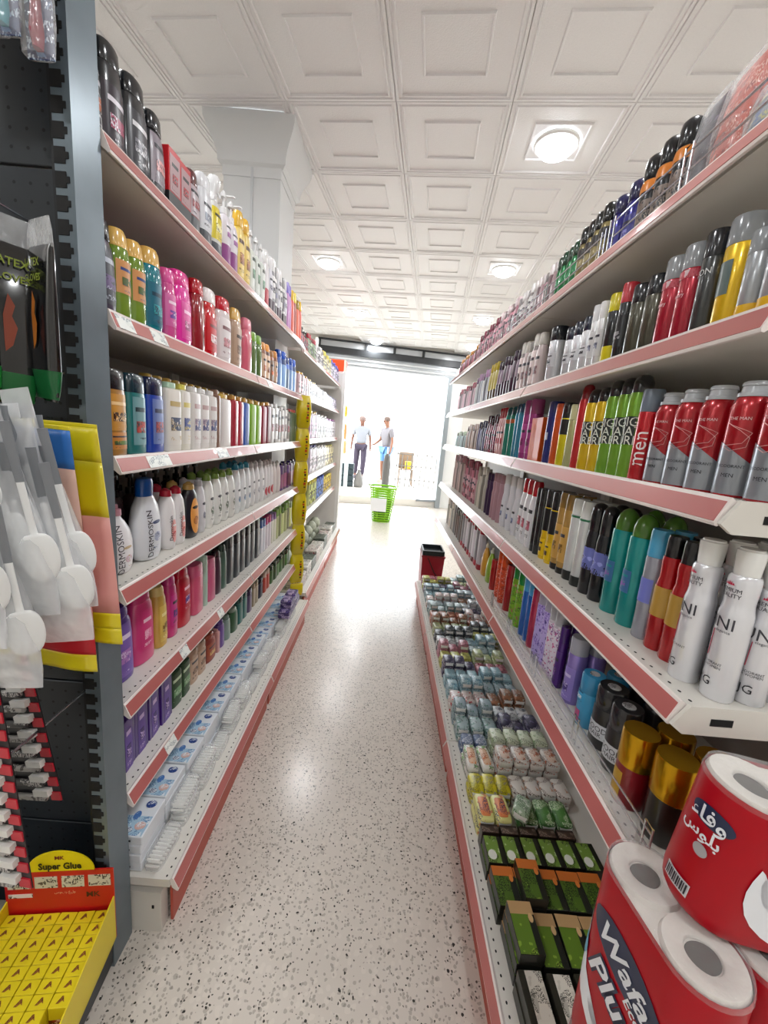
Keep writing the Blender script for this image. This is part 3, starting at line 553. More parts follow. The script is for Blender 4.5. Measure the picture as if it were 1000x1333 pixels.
RUNS = [
('L1', 0.9326, 0.9891, 1, 0.2041, 'flat', 0.055, '#16171b', '#14161c', 'black flat styling bottle with tall cap', 'shampoo_bottle', ((0.1, 0.6, ('P', '#26242b', '#b0603c', '#d8d8e0', 1), 62),), (('BRAVO', 0.45, 0.034, '#e6e6ea', 1, 0),), {'n_': 2.6}),
('L1', 0.9916, 1.0681, 1, 0.2054, 'flipcap', 0.055, '#16171b', '#16171b', 'tall black bottle with purple-red label', 'shampoo_bottle', ((0.08, 0.62, ('P', '#2a1f2b', '#9a3a5a', '#d9d4dd', 1), 58),), (), {}),
('L1', 1.071, 1.1558, 1, 0.2023, 'flipcap', 0.055, '#1b1c20', '#16171b', 'black bottle with grey front label', 'shampoo_bottle', ((0.1, 0.66, ('P', '#3c3c42', '#7d7d85', '#d9d9dd', 1), 58),), (), {}),
('L1', 1.1592, 1.2367, 1, 0.1893, 'flat', 0.055, '#1a1c24', '#101218', 'black bottle with silver and pink label', 'shampoo_bottle', ((0.16, 0.75, ('P', '#8f8790', '#d89a9a', '#2a2a33', 1), 60),), (), {}),
('L1', 1.2407, 1.3599, 2, 0.1531, 'box', 0.05, '#c01420', None, 'red carton with black base', 'hair_dye_box', ((0, 0.3, '#26282c', 180), (0.32, 0.9, ('P', '#a8868a', '#c01420', '#222228', 1), 40)), (), {}),
('L1', 1.3648, 1.4377, 1, 0.1761, 'flat', 0.05, '#7d2a2f', '#5a1f24', 'dark red bottle with grey base', 'shampoo_bottle', ((0, 0.28, '#4a4c50', 180), (0.3, 0.8, ('P', '#b7aab0', '#8d2d33', '#222228', 1), 60)), (), {}),
('L1', 1.4432, 1.5257, 1, 0.2092, 'flipcap', 0.05, '#d7d9de', '#e6e8ec', 'white bottle with charcoal base', 'shampoo_bottle', ((0, 0.22, '#2c2f36', 180), (0.25, 0.7, ('P', '#d7d9de', '#8f96a6', '#2c2f36', 1), 60)), (), {}),
('L1', 1.532, 1.6191, 1, 0.259, 'trigger', 0.05, '#d9d9d6', '#e9e9ea', 'clear spray bottle with yellow label', 'spray_bottle', ((0, 0.18, '#4a4d55', 180), (0.22, 0.62, ('P', '#d9c523', '#efe7a0', '#33311d', 1), 70)), (), {}),
('L1', 1.6263, 1.7675, 2, 0.26, 'pump', 0.05, '#e5dfe6', '#e9e9ea', 'white pump bottle with purple label', 'pump_bottle', ((0.05, 0.3, '#86247e', 180), (0.34, 0.6, ('P', '#e5dfe6', '#a05aa0', '#333340', 1), 60)), (), {}),
('L1', 1.7762, 1.907, 2, 0.26, 'flat', 0.05, '#e6c44a', '#e9b93c', 'yellow and orange bottle', 'shampoo_bottle', ((0.1, 0.75, ('P', '#edd27a', '#a8622a', '#5d3a1a', 1), 70),), (), {}),
('L1', 1.9172, 2.1214, 3, 0.26, 'pump', 0.045, '#dfe6df', '#e9e9ea', 'white bottle with green print', 'pump_bottle', ((0.1, 0.7, ('P', '#e2e8e2', '#5d8f6c', '#33443a', 1), 60),), (), {'far': 1}),
('L1', 2.1214, 2.2002, 1, 0.26, 'flat', 0.045, '#e7e3e6', '#f0f0f0', 'white bottle with red base', 'shampoo_bottle', ((0, 0.35, '#c03848', 180),), (), {'far': 1}),
('L1', 2.2002, 2.5505, 7, 0.26, 'flat', 0.045, '#dedee6', '#f2f2f4', 'white bottle with plum base', 'shampoo_bottle', ((0, 0.25, '#4a3848', 180), (0.3, 0.7, ('P', '#dedee6', '#7d7d94', '#333340', 1), 70)), (), {'far': 1}),
('L1', 2.5505, 2.6674, 2, 0.26, 'flat', 0.045, '#c98fc9', '#8a7ad0', 'lilac bottle with violet cap', 'shampoo_bottle', (), (), {'far': 1}),
('L1', 2.6674, 2.9634, 4, 0.2555, 'flat', 0.045, '#e8644a', '#e9c03a', 'orange bottle with yellow cap', 'shampoo_bottle', (), (), {'far': 1}),
('L2', 0.9455, 1.013, 1, 0.1942, 'flat', 0.06, '#3b3348', '#12141a', 'dark purple bottle with black cap', 'shampoo_bottle', ((0.1, 0.72, ('P', '#2b2f3a', '#5d4a75', '#aab0bd', 1), 58),), (), {}),
('L2', 1.013, 1.139, 2, 0.1981, 'gelcap', 0.055, '#6d8a2b', '#d9ae5c', 'olive green gel bottle with gold cap', 'shower_gel', ((0.3, 0.66, ('P', '#c98d54', '#4a5c2a', '#2a3f7a', 1), 52),), (), {}),
('L2', 1.1426, 1.2193, 1, 0.2113, 'gelcap', 0.055, '#177887', '#d9ae5c', 'teal gel bottle with gold cap', 'shower_gel', ((0.1, 0.6, ('P', '#12637a', '#2aa0a8', '#0c3a50', 1), 56),), (), {}),
('L2', 1.2234, 1.2796, 1, 0.1891, 'flipcap', 0.05, '#cf4f90', '#d84f98', 'pink bottle with purple label', 'shower_gel', ((0.2, 0.65, ('P', '#cf5f9f', '#6d3f9a', '#f0d0e4', 1), 60),), (), {}),
('L2', 1.2842, 1.3936, 1, 0.2099, 'flipcap', 0.06, '#e232a0', '#e03a92', 'bright magenta bottle', 'shower_gel', ((0.1, 0.6, ('P', '#d83a98', '#a01f6d', '#f7c3e2', 1), 35),), (), {}),
('L2', 1.3936, 1.4738, 1, 0.2212, 'flipcap', 0.05, '#8c1420', '#b01424', 'dark red bottle', 'shower_gel', (), (), {}),
('L2', 1.4799, 1.5851, 1, 0.2229, 'flipcap', 0.05, '#c5101e', '#ece6e6', 'red bottle with white cap', 'shower_gel', ((0.1, 0.6, ('P', '#c5101e', '#f0d9d9', '#7a0c14', 1), 55),), (), {}),
('L2', 1.5922, 1.7069, 1, 0.2311, 'flipcap', 0.05, '#ddd5d6', '#c5142a', 'white bottle with red cap', 'shower_gel', ((0.1, 0.7, ('P', '#ddd5d6', '#c98a92', '#7a4a50', 1), 55),), (), {}),
('L2', 1.7069, 1.8594, 1, 0.2308, 'gelcap', 0.05, '#b79a84', '#d9ae5c', 'beige bottle with gold cap', 'shower_gel', ((0.1, 0.7, ('P', '#b79a84', '#7d6352', '#3f2f26', 1), 55),), (), {}),
('L2', 1.8594, 1.9629, 1, 0.226, 'flipcap', 0.045, '#d8667c', '#e07a90', 'rose pink bottle', 'shower_gel', (), (), {}),
('L2', 1.9629, 2.1039, 2, 0.1922, 'flipcap', 0.045, '#5f7c46', '#7dae3c', 'green bottle with light green cap', 'shower_gel', (), (), {}),
('L2', 2.1039, 2.4077, 4, 0.1787, 'gelcap', 0.045, '#8f5436', '#d98c3a', 'brown bottle with orange cap', 'shower_gel', ((0.1, 0.7, ('P', '#d9b9a0', '#c96a3a', '#333340', 1), 60),), (), {'far': 1}),
('L2', 2.4077, 2.8631, 5, 0.2022, 'flipcap', 0.045, '#3560b8', '#2450b0', 'blue bottle with light front', 'shower_gel', ((0, 0.65, '#86a9d8', 60),), (), {'far': 1}),
('L3', 0.9513, 0.9647, 1, 0.1952, 'flat', 0.05, '#d8cfc8', '#e8e0d8', 'white bottle half hidden by the dark post', 'shampoo_bottle', (), (), {}),
('L3', 0.9647, 1.0439, 1, 0.2021, 'straight', 0.055, '#a4732f', '#14161a', 'golden brown bottle with black cap', 'shampoo_bottle', ((0.3, 0.72, ('P', '#c98f3c', '#3f1f14', '#f0c890', 1), 60), (0.08, 0.28, ('P', '#c9853c', '#5d7a2f', '#333340', 1), 60)), (), {}),
('L3', 1.0471, 1.1296, 1, 0.2017, 'straight', 0.055, '#0f6f70', '#0d2c38', 'teal bottle with dark cap', 'shampoo_bottle', ((0.12, 0.72, ('P', '#6d9aa0', '#b0342c', '#12343c', 1), 36),), (), {}),
('L3', 1.137, 1.2216, 1, 0.2043, 'straight', 0.055, '#1740a8', '#101a3a', 'blue bottle with dark cap', 'shampoo_bottle', ((0.12, 0.72, ('P', '#6d7fb8', '#b84a3c', '#141f50', 1), 36),), (), {}),
('L3', 1.226, 1.3096, 1, 0.2029, 'slab', 0.05, '#e4e0d8', '#b9d8bf', 'white bottle with pale green cap', 'shampoo_bottle', ((0.1, 0.9, ('P', '#e4e0d8', '#3a4a6d', '#c0a86d', 1), 50),), (), {'back': 1, 'bk': 'gold'}),
('L3', 1.3146, 1.3773, 1, 0.2053, 'slab', 0.05, '#e4dfd2', '#e2d86a', 'white bottle with yellow cap', 'shampoo_bottle', ((0.1, 0.9, ('P', '#e4e0d8', '#3a4a8d', '#d8c86d', 1), 50),), (), {'back': 1, 'bk': 'gold'}),
('L3', 1.3828, 1.5851, 3, 0.2061, 'slab', 0.05, '#e3dfdc', '#e8e6e4', 'plain white bottle with blue print', 'shampoo_bottle', ((0.1, 0.9, ('P', '#e3dfdc', '#3a3f7a', '#c0a0a0', 1), 50),), (), {'back': 1, 'bk': 'gold'}),
('L3', 1.5851, 1.6145, 1, 0.2154, 'slab', 0.045, '#8a6a5c', '#a08070', 'narrow brown bottle', 'shampoo_bottle', (), (), {}),
('L3', 1.6221, 1.7354, 1, 0.2055, 'slab', 0.055, '#e2dcda', '#d9b45c', 'white bottle with gold cap', 'shampoo_bottle', (), (), {'back': 1, 'bk': 'gold'}),
('L3', 1.7441, 1.8757, 2, 0.2087, 'slab', 0.05, '#b32840', '#c99a50', 'crimson bottle with gold cap', 'shampoo_bottle', (), (), {'back': 1, 'bk': 'gold'}),
('L3', 1.8858, 1.96, 1, 0.2082, 'slab', 0.05, '#4a6fc0', '#d0a050', 'blue bottle with gold cap', 'shampoo_bottle', (), (), {'back': 1, 'bk': 'gold'}),
('L3', 1.9711, 2.1404, 2, 0.2086, 'slab', 0.05, '#8cc03c', '#c9a050', 'lime green bottle with gold cap', 'shampoo_bottle', (), (), {'back': 1, 'bk': 'gold'}),
('L3', 2.1536, 2.3103, 2, 0.2112, 'slab', 0.05, '#a03048', '#c99a50', 'wine red bottle with gold cap', 'shampoo_bottle', (), (), {'back': 1, 'bk': 'gold', 'far': 1}),
('L3', 2.3103, 2.7453, 6, 0.2145, 'slab', 0.045, '#dcdad8', '#e4e2e0', 'white bottle with grey and red print', 'shampoo_bottle', ((0.1, 0.9, ('P', '#dcdad8', '#a03a4a', '#333340', 1), 70),), (), {'far': 1}),
('L3', 2.7453, 2.9536, 3, 0.2105, 'slab', 0.045, '#3c5a48', '#b84a50', 'dark green bottle with red cap', 'shampoo_bottle', (), (), {'far': 1}),
('L4', 0.9971, 1.1288, 1, 0.1884, 'oval', 0.062, '#eceaec', '#d8a0b0', 'white oval bottle with pink pump neck', 'lotion_bottle', ((0.05, 0.5, ('P', '#eceaec', '#e0c8d8', '#c8b08a', 0.6), 30),), (('DERMOSKIN', 0.36, 0.017, '#3c3440', 1, -0.02),), {}),
('L4', 1.1326, 1.2636, 1, 0.2433, 'ovalwide', 0.07, '#dfe2e8', '#1150a0', 'large white oval bottle with blue cap', 'lotion_bottle', ((0.1, 0.6, ('P', '#dfe2e8', '#b0b8d0', '#3a4a78', 0.6), 30),), (('DERMOSKIN', 0.34, 0.018, '#33303a', 1, -0.03),), {}),
('L4', 1.2683, 1.4033, 2, 0.2007, 'ovalcap', 0.058, '#e9e6e7', '#b8203a', 'white oval bottle with red cap and pink label', 'lotion_bottle', ((0.12, 0.5, ('P', '#f0b0ac', '#d8605c', '#e9e6e7', 0.8), 24),), (('Dermoskin', 0.36, 0.013, '#4a3440', 1, -0.013),), {'back': 1}),
('L4', 1.409, 1.5072, 1, 0.2029, 'ovalcap', 0.055, '#14131f', '#c9a45c', 'black oval bottle with orange label', 'lotion_bottle', ((0.08, 0.72, ('P', '#e8a050', '#b8702c', '#2a1f18', 0.7), 34),), (), {'back': 1}),
('L4', 1.5072, 1.5613, 1, 0.2061, 'ovalcap', 0.05, '#dcdade', '#c8c8d0', 'slim pale oval bottle', 'lotion_bottle', ((0.1, 0.7, ('P', '#dcdade', '#8a8a98', '#333340', 1), 40),), (), {'back': 1}),
('L4', 1.5683, 1.8686, 4, 0.2196, 'ovalcap', 0.052, '#e8e8e4', '#7fa04a', 'white oval bottle with green cap', 'lotion_bottle', ((0.1, 0.7, ('P', '#e8e8e4', '#5d6d5a', '#333340', 1), 40),), (('Dermoskin', 0.38, 0.011, '#3c3c40', 1, 0),), {'back': 1}),
('L4', 1.8786, 2.0882, 3, 0.2376, 'ovalcap', 0.05, '#e9ebec', '#2a8ca8', 'white oval bottle with teal cap', 'lotion_bottle', ((0.1, 0.6, ('P', '#e9ebec', '#6d9ac0', '#333340', 1), 40),), (), {'back': 1}),
('L4', 2.0882, 2.3178, 3, 0.2309, 'ovalcap', 0.048, '#e9e8e8', '#d5d5d5', 'white oval bottle with clear cap', 'lotion_bottle', ((0.1, 0.7, ('P', '#e9e8e8', '#8f8f98', '#333340', 1), 40),), (), {'far': 1}),
('L4', 2.3178, 2.5116, 3, 0.2241, 'ovalcap', 0.048, '#e9e6e6', '#cfc9c9', 'white oval bottle with red fruit print', 'lotion_bottle', ((0.1, 0.32, '#c03848', 40),), (), {'far': 1}),
('L4', 2.5116, 2.6789, 2, 0.2032, 'ovalcap', 0.045, '#dcd2cf', '#e6e2e0', 'pale pink oval bottle', 'lotion_bottle', (), (), {'far': 1}),
('L4', 2.6789, 3.0879, 5, 0.1821, 'slab', 0.045, '#5a3a72', '#2f2450', 'violet bottle with dark cap', 'lotion_bottle', ((0.1, 0.6, '#8f4a78', 60),), (), {'far': 1}),
('L5', 0.9982, 1.0998, 1, 0.217, 'shoulder', 0.06, '#5a3a9a', '#4a2c8c', 'purple conditioner bottle', 'shampoo_bottle', ((0.08, 0.8, ('P', '#7a5cb0', '#b07ac0', '#e0d0ea', 1), 36),), (), {}),
('L5', 1.1036, 1.2077, 1, 0.2238, 'shoulder', 0.06, '#d0387a', '#c83070', 'hot pink shampoo bottle', 'shampoo_bottle', ((0.2, 0.75, ('P', '#d0387a', '#e88ab0', '#f2c8da', 1), 26),), (), {'back': 1}),
('L5', 1.2122, 1.279, 1, 0.204, 'shoulder', 0.055, '#c9a24a', '#d8c07a', 'honey yellow shampoo bottle', 'shampoo_bottle', ((0.1, 0.7, ('P', '#d8b85c', '#8a6a2a', '#f0e0a0', 1), 40),), (), {'back': 1}),
('L5', 1.284, 1.3471, 1, 0.2158, 'shoulder', 0.05, '#c42a78', '#c43a80', 'magenta shampoo bottle', 'shampoo_bottle', ((0.2, 0.7, ('P', '#c83a88', '#5a2a8a', '#333340', 1), 40),), (), {'back': 1}),
('L5', 1.3526, 1.4531, 1, 0.2136, 'shoulder', 0.055, '#b8102c', '#c01434', 'deep red shampoo bottle', 'shampoo_bottle', ((0.25, 0.8, ('P', '#b8102c', '#3a2a8a', '#f0c0d0', 1), 34),), (), {'back': 1}),
('L5', 1.4594, 1.5465, 1, 0.1958, 'straight', 0.05, '#cf5276', '#d8608a', 'rose shampoo bottle', 'shampoo_bottle', (), (), {'back': 1}),
('L5', 1.5536, 1.5827, 1, 0.2101, 'straight', 0.045, '#a8c8b8', '#b8d8c8', 'pale mint bottle', 'shampoo_bottle', (), (), {'back': 1}),
('L5', 1.5901, 1.6597, 1, 0.183, 'straight', 0.045, '#c85a80', '#d07090', 'dusty pink bottle', 'shampoo_bottle', (), (), {'back': 1}),
('L5', 1.6678, 1.7265, 1, 0.1918, 'shoulder', 0.045, '#4a2a3c', '#2a1824', 'dark plum bottle', 'shampoo_bottle', (), (), {'back': 1}),
('L5', 1.7352, 1.7892, 1, 0.2015, 'shoulder', 0.045, '#4c6a5c', '#223830', 'grey green bottle', 'shampoo_bottle', (), (), {'back': 1}),
('L5', 1.7985, 2.2758, 6, 0.2212, 'straight', 0.045, '#3c4246', '#2a2f33', 'charcoal grey bottle with dark cap', 'shampoo_bottle', (), (), {'back': 1}),
('L5', 2.2904, 2.3819, 2, 0.198, 'straight', 0.04, '#dcdce4', '#2a60b0', 'white bottle with blue cap', 'shampoo_bottle', (), (), {'far': 1}),
('L5', 2.3819, 2.5151, 2, 0.1955, 'straight', 0.04, '#dcd4dc', '#c83a80', 'white bottle with pink cap', 'shampoo_bottle', (), (), {'far': 1}),
('L5', 2.5151, 2.6246, 2, 0.1897, 'straight', 0.04, '#d8d8c8', '#7a4a98', 'white bottle with purple cap', 'shampoo_bottle', (), (), {'far': 1}),
('L5', 2.6246, 3.0655, 6, 0.1976, 'straight', 0.04, '#b8c088', '#7aa84a', 'pale bottle with green cap', 'shampoo_bottle', (), (), {'far': 1}),
('L6', 0.9945, 1.2724, 4, 0.1597, 'box', 0.05, '#43207a', None, 'purple carton standing on end', 'carton', ((0, 1, ('P', '#5a3a94', '#3a1a6a', '#c8b0dc', 1), 26),), (), {'nearband': 1}),
('L6', 1.2829, 1.4151, 2, 0.1449, 'slab', 0.045, '#27452c', '#1e3422', 'dark green patterned bottle', 'shampoo_bottle', ((0.05, 0.95, ('P', '#2c4c30', '#6d9a6d', '#b8d0b0', 1), 60),), (), {}),
('L6', 1.4214, 1.5583, 2, 0.1345, 'straight', 0.045, '#c4a892', '#b89a84', 'beige bottle', 'shampoo_bottle', ((0.1, 0.85, ('P', '#c4a892', '#9a7a62', '#333340', 1), 50),), (), {}),
('L6', 1.5658, 1.6689, 1, 0.1184, 'shoulder', 0.05, '#8a3a32', '#a04a3a', 'red-brown bottle', 'shampoo_bottle', ((0.1, 0.7, ('P', '#a0503c', '#d8b06a', '#333340', 1), 50),), (), {}),
('L6', 1.6689, 1.6945, 1, 0.1077, 'slab', 0.04, '#d09a98', '#d0a0a0', 'narrow pinkish bottle', 'shampoo_bottle', (), (), {}),
('L6', 1.7031, 1.7662, 1, 0.1261, 'shoulder', 0.045, '#6a4a9a', '#5a3c8c', 'lavender bottle', 'shampoo_bottle', (), (), {}),
('L6', 1.7755, 1.8335, 1, 0.1161, 'shoulder', 0.045, '#8aa09a', '#7a908a', 'grey bottle', 'shampoo_bottle', (), (), {}),
('L6', 1.8435, 1.9272, 1, 0.119, 'shoulder', 0.045, '#2f5a3c', '#9ab0a0', 'green bottle with grey cap', 'shampoo_bottle', (), (), {}),
('L6', 1.9382, 2.0666, 2, 0.1487, 'straight', 0.04, '#1f6a66', '#185450', 'dark teal bottle', 'shampoo_bottle', (), (), {}),
('L6', 2.079, 2.1434, 1, 0.1265, 'straight', 0.04, '#5a4a70', '#4a3c60', 'muted violet bottle', 'shampoo_bottle', (), (), {}),
('L6', 2.1567, 2.2543, 2, 0.1356, 'straight', 0.04, '#a89a82', '#9a8c74', 'sand coloured bottle', 'shampoo_bottle', (), (), {'far': 1}),
('L6', 2.2689, 2.3446, 1, 0.1172, 'straight', 0.04, '#20243c', '#181c30', 'navy bottle', 'shampoo_bottle', (), (), {'far': 1}),
('L6', 2.3604, 2.4934, 2, 0.1253, 'straight', 0.04, '#b0483a', '#c8b0a0', 'brick red bottle with pale cap', 'shampoo_bottle', (), (), {'far': 1}),
('L6', 2.5111, 3.0414, 7, 0.1186, 'straight', 0.04, '#4a7040', '#2c3c2c', 'leaf green bottle with dark cap', 'shampoo_bottle', (), (), {'far': 1}),
('M1', 3.1099, 3.3939, 4, 0.1628, 'pump', 0.045, '#a03040', '#1a1a1c', 'dark red bottle with black pump', 'syrup_bottle', ((0.15, 0.6, ('P', '#a03040', '#8a8a94', '#333340', 1), 70),), (), {'far': 1}),
('M1', 3.3939, 3.7372, 5, 0.1683, 'flat', 0.045, '#9aae8c', '#b03040', 'pale green bottle with red cap', 'syrup_bottle', ((0.15, 0.6, ('P', '#9aae8c', '#8a8a94', '#333340', 1), 70),), (), {'far': 1}),
('M1', 3.7372, 4.1608, 6, 0.1751, 'flat', 0.045, '#e2dede', '#e8e8e8', 'white bottle', 'syrup_bottle', ((0.15, 0.6, ('P', '#e2dede', '#8a8a94', '#333340', 1), 70),), (), {'far': 1}),
('M1', 4.1608, 4.6963, 7, 0.1834, 'flat', 0.045, '#e0d8b0', '#e0d060', 'cream bottle with yellow cap', 'syrup_bottle', ((0.15, 0.6, ('P', '#e0d8b0', '#8a8a94', '#333340', 1), 70),), (), {'far': 1}),
('M1', 4.6963, 5.395, 10, 0.194, 'flat', 0.045, '#c8c0e0', '#4a4ab0', 'pale violet bottle with blue cap', 'syrup_bottle', ((0.15, 0.6, ('P', '#c8c0e0', '#8a8a94', '#333340', 1), 70),), (), {'far': 1}),
('M2', 3.0985, 3.459, 4, 0.1562, 'slab', 0.045, '#d8b8c0', '#d9a84a', 'rosy bottle with gold cap', 'cream_bottle', ((0.15, 0.6, ('P', '#d8b8c0', '#8a8a94', '#333340', 1), 70),), (), {'far': 1}),
('M2', 3.459, 3.9119, 6, 0.1478, 'slab', 0.045, '#e4dcd8', '#d8c080', 'ivory bottle with gold cap', 'cream_bottle', ((0.15, 0.6, ('P', '#e4dcd8', '#8a8a94', '#333340', 1), 70),), (), {'far': 1}),
('M2', 3.9119, 4.5092, 8, 0.1358, 'slab', 0.045, '#e0e0e4', '#e8e8e8', 'white bottle with grey print', 'cream_bottle', ((0.15, 0.6, ('P', '#e0e0e4', '#8a8a94', '#333340', 1), 70),), (), {'far': 1}),
('M2', 4.5092, 5.3173, 11, 0.1211, 'slab', 0.045, '#c8c0d8', '#8a84c0', 'pale lavender bottle', 'cream_bottle', ((0.15, 0.6, ('P', '#c8c0d8', '#8a8a94', '#333340', 1), 70),), (), {'far': 1}),
('M3', 3.6306, 4.0696, 6, 0.2345, 'slab', 0.045, '#b88ca8', '#d9b45c', 'mauve bottle with gold cap', 'cream_bottle', ((0.15, 0.6, ('P', '#b88ca8', '#8a8a94', '#333340', 1), 70),), (), {'far': 1}),
('M3', 4.0696, 4.6288, 8, 0.2216, 'slab', 0.045, '#d8d8d8', '#e8e8e8', 'white slim bottle', 'cream_bottle', ((0.15, 0.6, ('P', '#d8d8d8', '#8a8a94', '#333340', 1), 70),), (), {'far': 1}),
('M3', 4.6288, 5.3655, 10, 0.2049, 'slab', 0.045, '#e2dce6', '#b070b0', 'white slim bottle with violet cap', 'cream_bottle', ((0.15, 0.6, ('P', '#e2dce6', '#8a8a94', '#333340', 1), 70),), (), {'far': 1}),
('M4', 3.7681, 4.203, 6, 0.2485, 'slab', 0.045, '#d8ccd8', '#3a348c', 'pale box-like bottle with navy cap', 'cream_bottle', ((0.15, 0.6, ('P', '#d8ccd8', '#8a8a94', '#333340', 1), 70),), (), {'far': 1}),
('M4', 4.203, 4.7428, 7, 0.2356, 'slab', 0.045, '#dcdcdc', '#e8e8e8', 'pearl white bottle', 'cream_bottle', ((0.15, 0.6, ('P', '#dcdcdc', '#8a8a94', '#333340', 1), 70),), (), {'far': 1}),
('M4', 4.7428, 5.4385, 10, 0.2195, 'slab', 0.045, '#e0d0a8', '#e4d890', 'pale yellow bottle', 'cream_bottle', ((0.15, 0.6, ('P', '#e0d0a8', '#8a8a94', '#333340', 1), 70),), (), {'far': 1}),
('M5', 3.8127, 4.2218, 7, 0.2328, 'can', 0.045, '#c8d08a', '#e0d040', 'yellow green tin', 'tin', ((0.15, 0.6, ('P', '#c8d08a', '#8a8a94', '#333340', 1), 70),), (), {'far': 1}),
('M5', 4.2218, 4.7254, 8, 0.2064, 'can', 0.045, '#7a94d0', '#4a64b8', 'small blue tin', 'tin', ((0.15, 0.6, ('P', '#7a94d0', '#8a8a94', '#333340', 1), 70),), (), {'far': 1}),
('M5', 4.7254, 5.3532, 10, 0.174, 'can', 0.045, '#e0c060', '#e8d070', 'small amber tin', 'tin', ((0.15, 0.6, ('P', '#e0c060', '#8a8a94', '#333340', 1), 70),), (), {'far': 1}),
('R1', 0.6412, 0.7702, 2, 0.1019, 'pouch', 0.06, '#8a949c', None, 'grey blue refill pouch in clear film', 'pouch', ((0.1, 0.9, ('P', '#8f9aa4', '#5a7ab0', '#d8d080', 1), 180),), (), {'film': 1}),
('R1', 0.7717, 0.8497, 1, 0.1679, 'pouch', 0.06, '#c8503a', None, 'orange red pouch in clear film', 'pouch', ((0.1, 0.9, ('P', '#c8503a', '#9a2f2c', '#e8b0a0', 1), 180),), (), {'film': 1}),
('R1', 0.8516, 0.911, 1, 0.1636, 'pouch', 0.05, '#3a3444', None, 'dark plum pouch in clear film', 'pouch', ((0.15, 0.95, ('P', '#3a3040', '#7a6a84', '#333340', 1), 180),), (), {'film': 1}),
('R1', 0.9132, 1.0719, 3, 0.1752, 'spray2', 0.05, '#202024', '#101014', 'black body spray with orange band', 'spray_can', ((0.55, 0.68, '#d8822c', 180), (0.05, 0.45, ('P', '#8a7a70', '#c8b8a8', '#202024', 1), 180)), (), {}),
('R1', 1.0751, 1.2043, 2, 0.1595, 'spray2', 0.05, '#27247c', '#1c1a4a', 'dark blue body spray', 'spray_can', ((0.1, 0.5, ('P', '#2f2c8c', '#8a88d0', '#333340', 1), 60),), (), {}),
('R1', 1.2084, 1.3834, 4, 0.1717, 'spray2', 0.045, '#8a7c50', '#181816', 'black and gold body spray', 'spray_can', ((0.45, 0.62, '#2a2420', 180),), (), {}),
('R1', 1.3889, 1.5432, 4, 0.1541, 'spray2', 0.045, '#1f7a44', '#143a24', 'green body spray with dark cap', 'spray_can', (), (), {}),
('R1', 1.5432, 1.7479, 5, 0.152, 'flat', 0.045, '#c8a8b0', '#d8d0d0', 'pale rose bottle', 'roll_on_bottle', (), (), {'far': 1}),
('R1', 1.7479, 1.9723, 6, 0.1565, 'flat', 0.045, '#dcd8d8', '#e6e2e2', 'white bottle with grey print', 'roll_on_bottle', ((0.1, 0.7, ('P', '#dcd8d8', '#b08a98', '#333340', 1), 70),), (), {'far': 1}),
('R1', 1.9723, 2.2825, 8, 0.1688, 'flat', 0.045, '#c88a9c', '#e0c8cc', 'pink bottle with pale cap', 'roll_on_bottle', ((0.1, 0.7, ('P', '#c88a9c', '#e8d0d8', '#333340', 1), 70),), (), {'far': 1}),
('R1', 2.2825, 2.7607, 10, 0.1676, 'flat', 0.045, '#b86a80', '#803048', 'rose red bottle', 'roll_on_bottle', ((0.1, 0.7, ('P', '#c07a90', '#803048', '#333340', 1), 70),), (), {'far': 1}),
('R1', 2.7607, 3.468, 12, 0.1286, 'flat', 0.045, '#a04a5c', '#c88a3c', 'brick pink bottle', 'roll_on_bottle', (), (), {'far': 1}),
('R2', 0.5799, 0.7011, 3, 0.1316, 'canflush', 0.055, '#a4a8ac', '#8f9498', 'silver deodorant can with yellow base', 'deodorant_can', ((0, 0.2, '#e0b020', 180),), (), {}),
('R2', 0.7026, 0.7569, 1, 0.1728, 'canflush', 0.052, '#e6bc14', '#8c9094', 'yellow deodorant can with grey cap', 'deodorant_can', ((0.32, 0.62, '#5a6a68', 30),), (), {}),
('R2', 0.7587, 0.8022, 1, 0.1731, 'canflush', 0.052, '#3a3c3c', '#16181e', 'dark grey deodorant can with black cap', 'deodorant_can', (), (('ICON', 0.62, 0.01, '#d8dadc', 0, 0),), {}),
('R2', 0.8043, 0.9126, 2, 0.1726, 'canflush', 0.05, '#a8102c', '#909498', 'crimson deodorant can with grey cap', 'deodorant_can', ((0.66, 0.74, ('P', '#b83a4c', '#d8c0c4', '#a8102c', 1), 180),), (('luxury', 0.5, 0.007, '#e8c8cc', 0, 0),), {}),
('R2', 0.9152, 1.0221, 2, 0.1598, 'canflush', 0.052, '#4c4a3c', '#14181e', 'olive metal deodorant can with black cap', 'deodorant_can', (), (), {}),
('R2', 1.0254, 1.0638, 1, 0.1789, 'canflush', 0.045, '#1e2022', '#c0303c', 'black deodorant can with red cap', 'deodorant_can', ((0.2, 0.6, ('P', '#1e2022', '#a0a0a4', '#1e2022', 1), 90),), (), {}),
('R2', 1.0674, 1.1211, 1, 0.1711, 'canflush', 0.045, '#1e2022', '#d8cc20', 'black deodorant can with yellow cap and base', 'deodorant_can', ((0, 0.28, '#e0d018', 180),), (), {}),
('R2', 1.1251, 1.1897, 2, 0.1675, 'canflush', 0.045, '#dcdcde', '#e4e4e6', 'white deodorant can with white cap', 'deodorant_can', ((0.2, 0.6, ('P', '#dcdcde', '#8a90a8', '#333340', 1), 70),), (), {}),
('R2', 1.1943, 1.3688, 3, 0.1522, 'canflush', 0.048, '#dfe1e6', '#1c2438', 'white deodorant can with navy cap', 'deodorant_can', ((0.3, 0.5, ('P', '#dfe1e6', '#3a4050', '#2a2f3c', 1), 60),), (), {}),
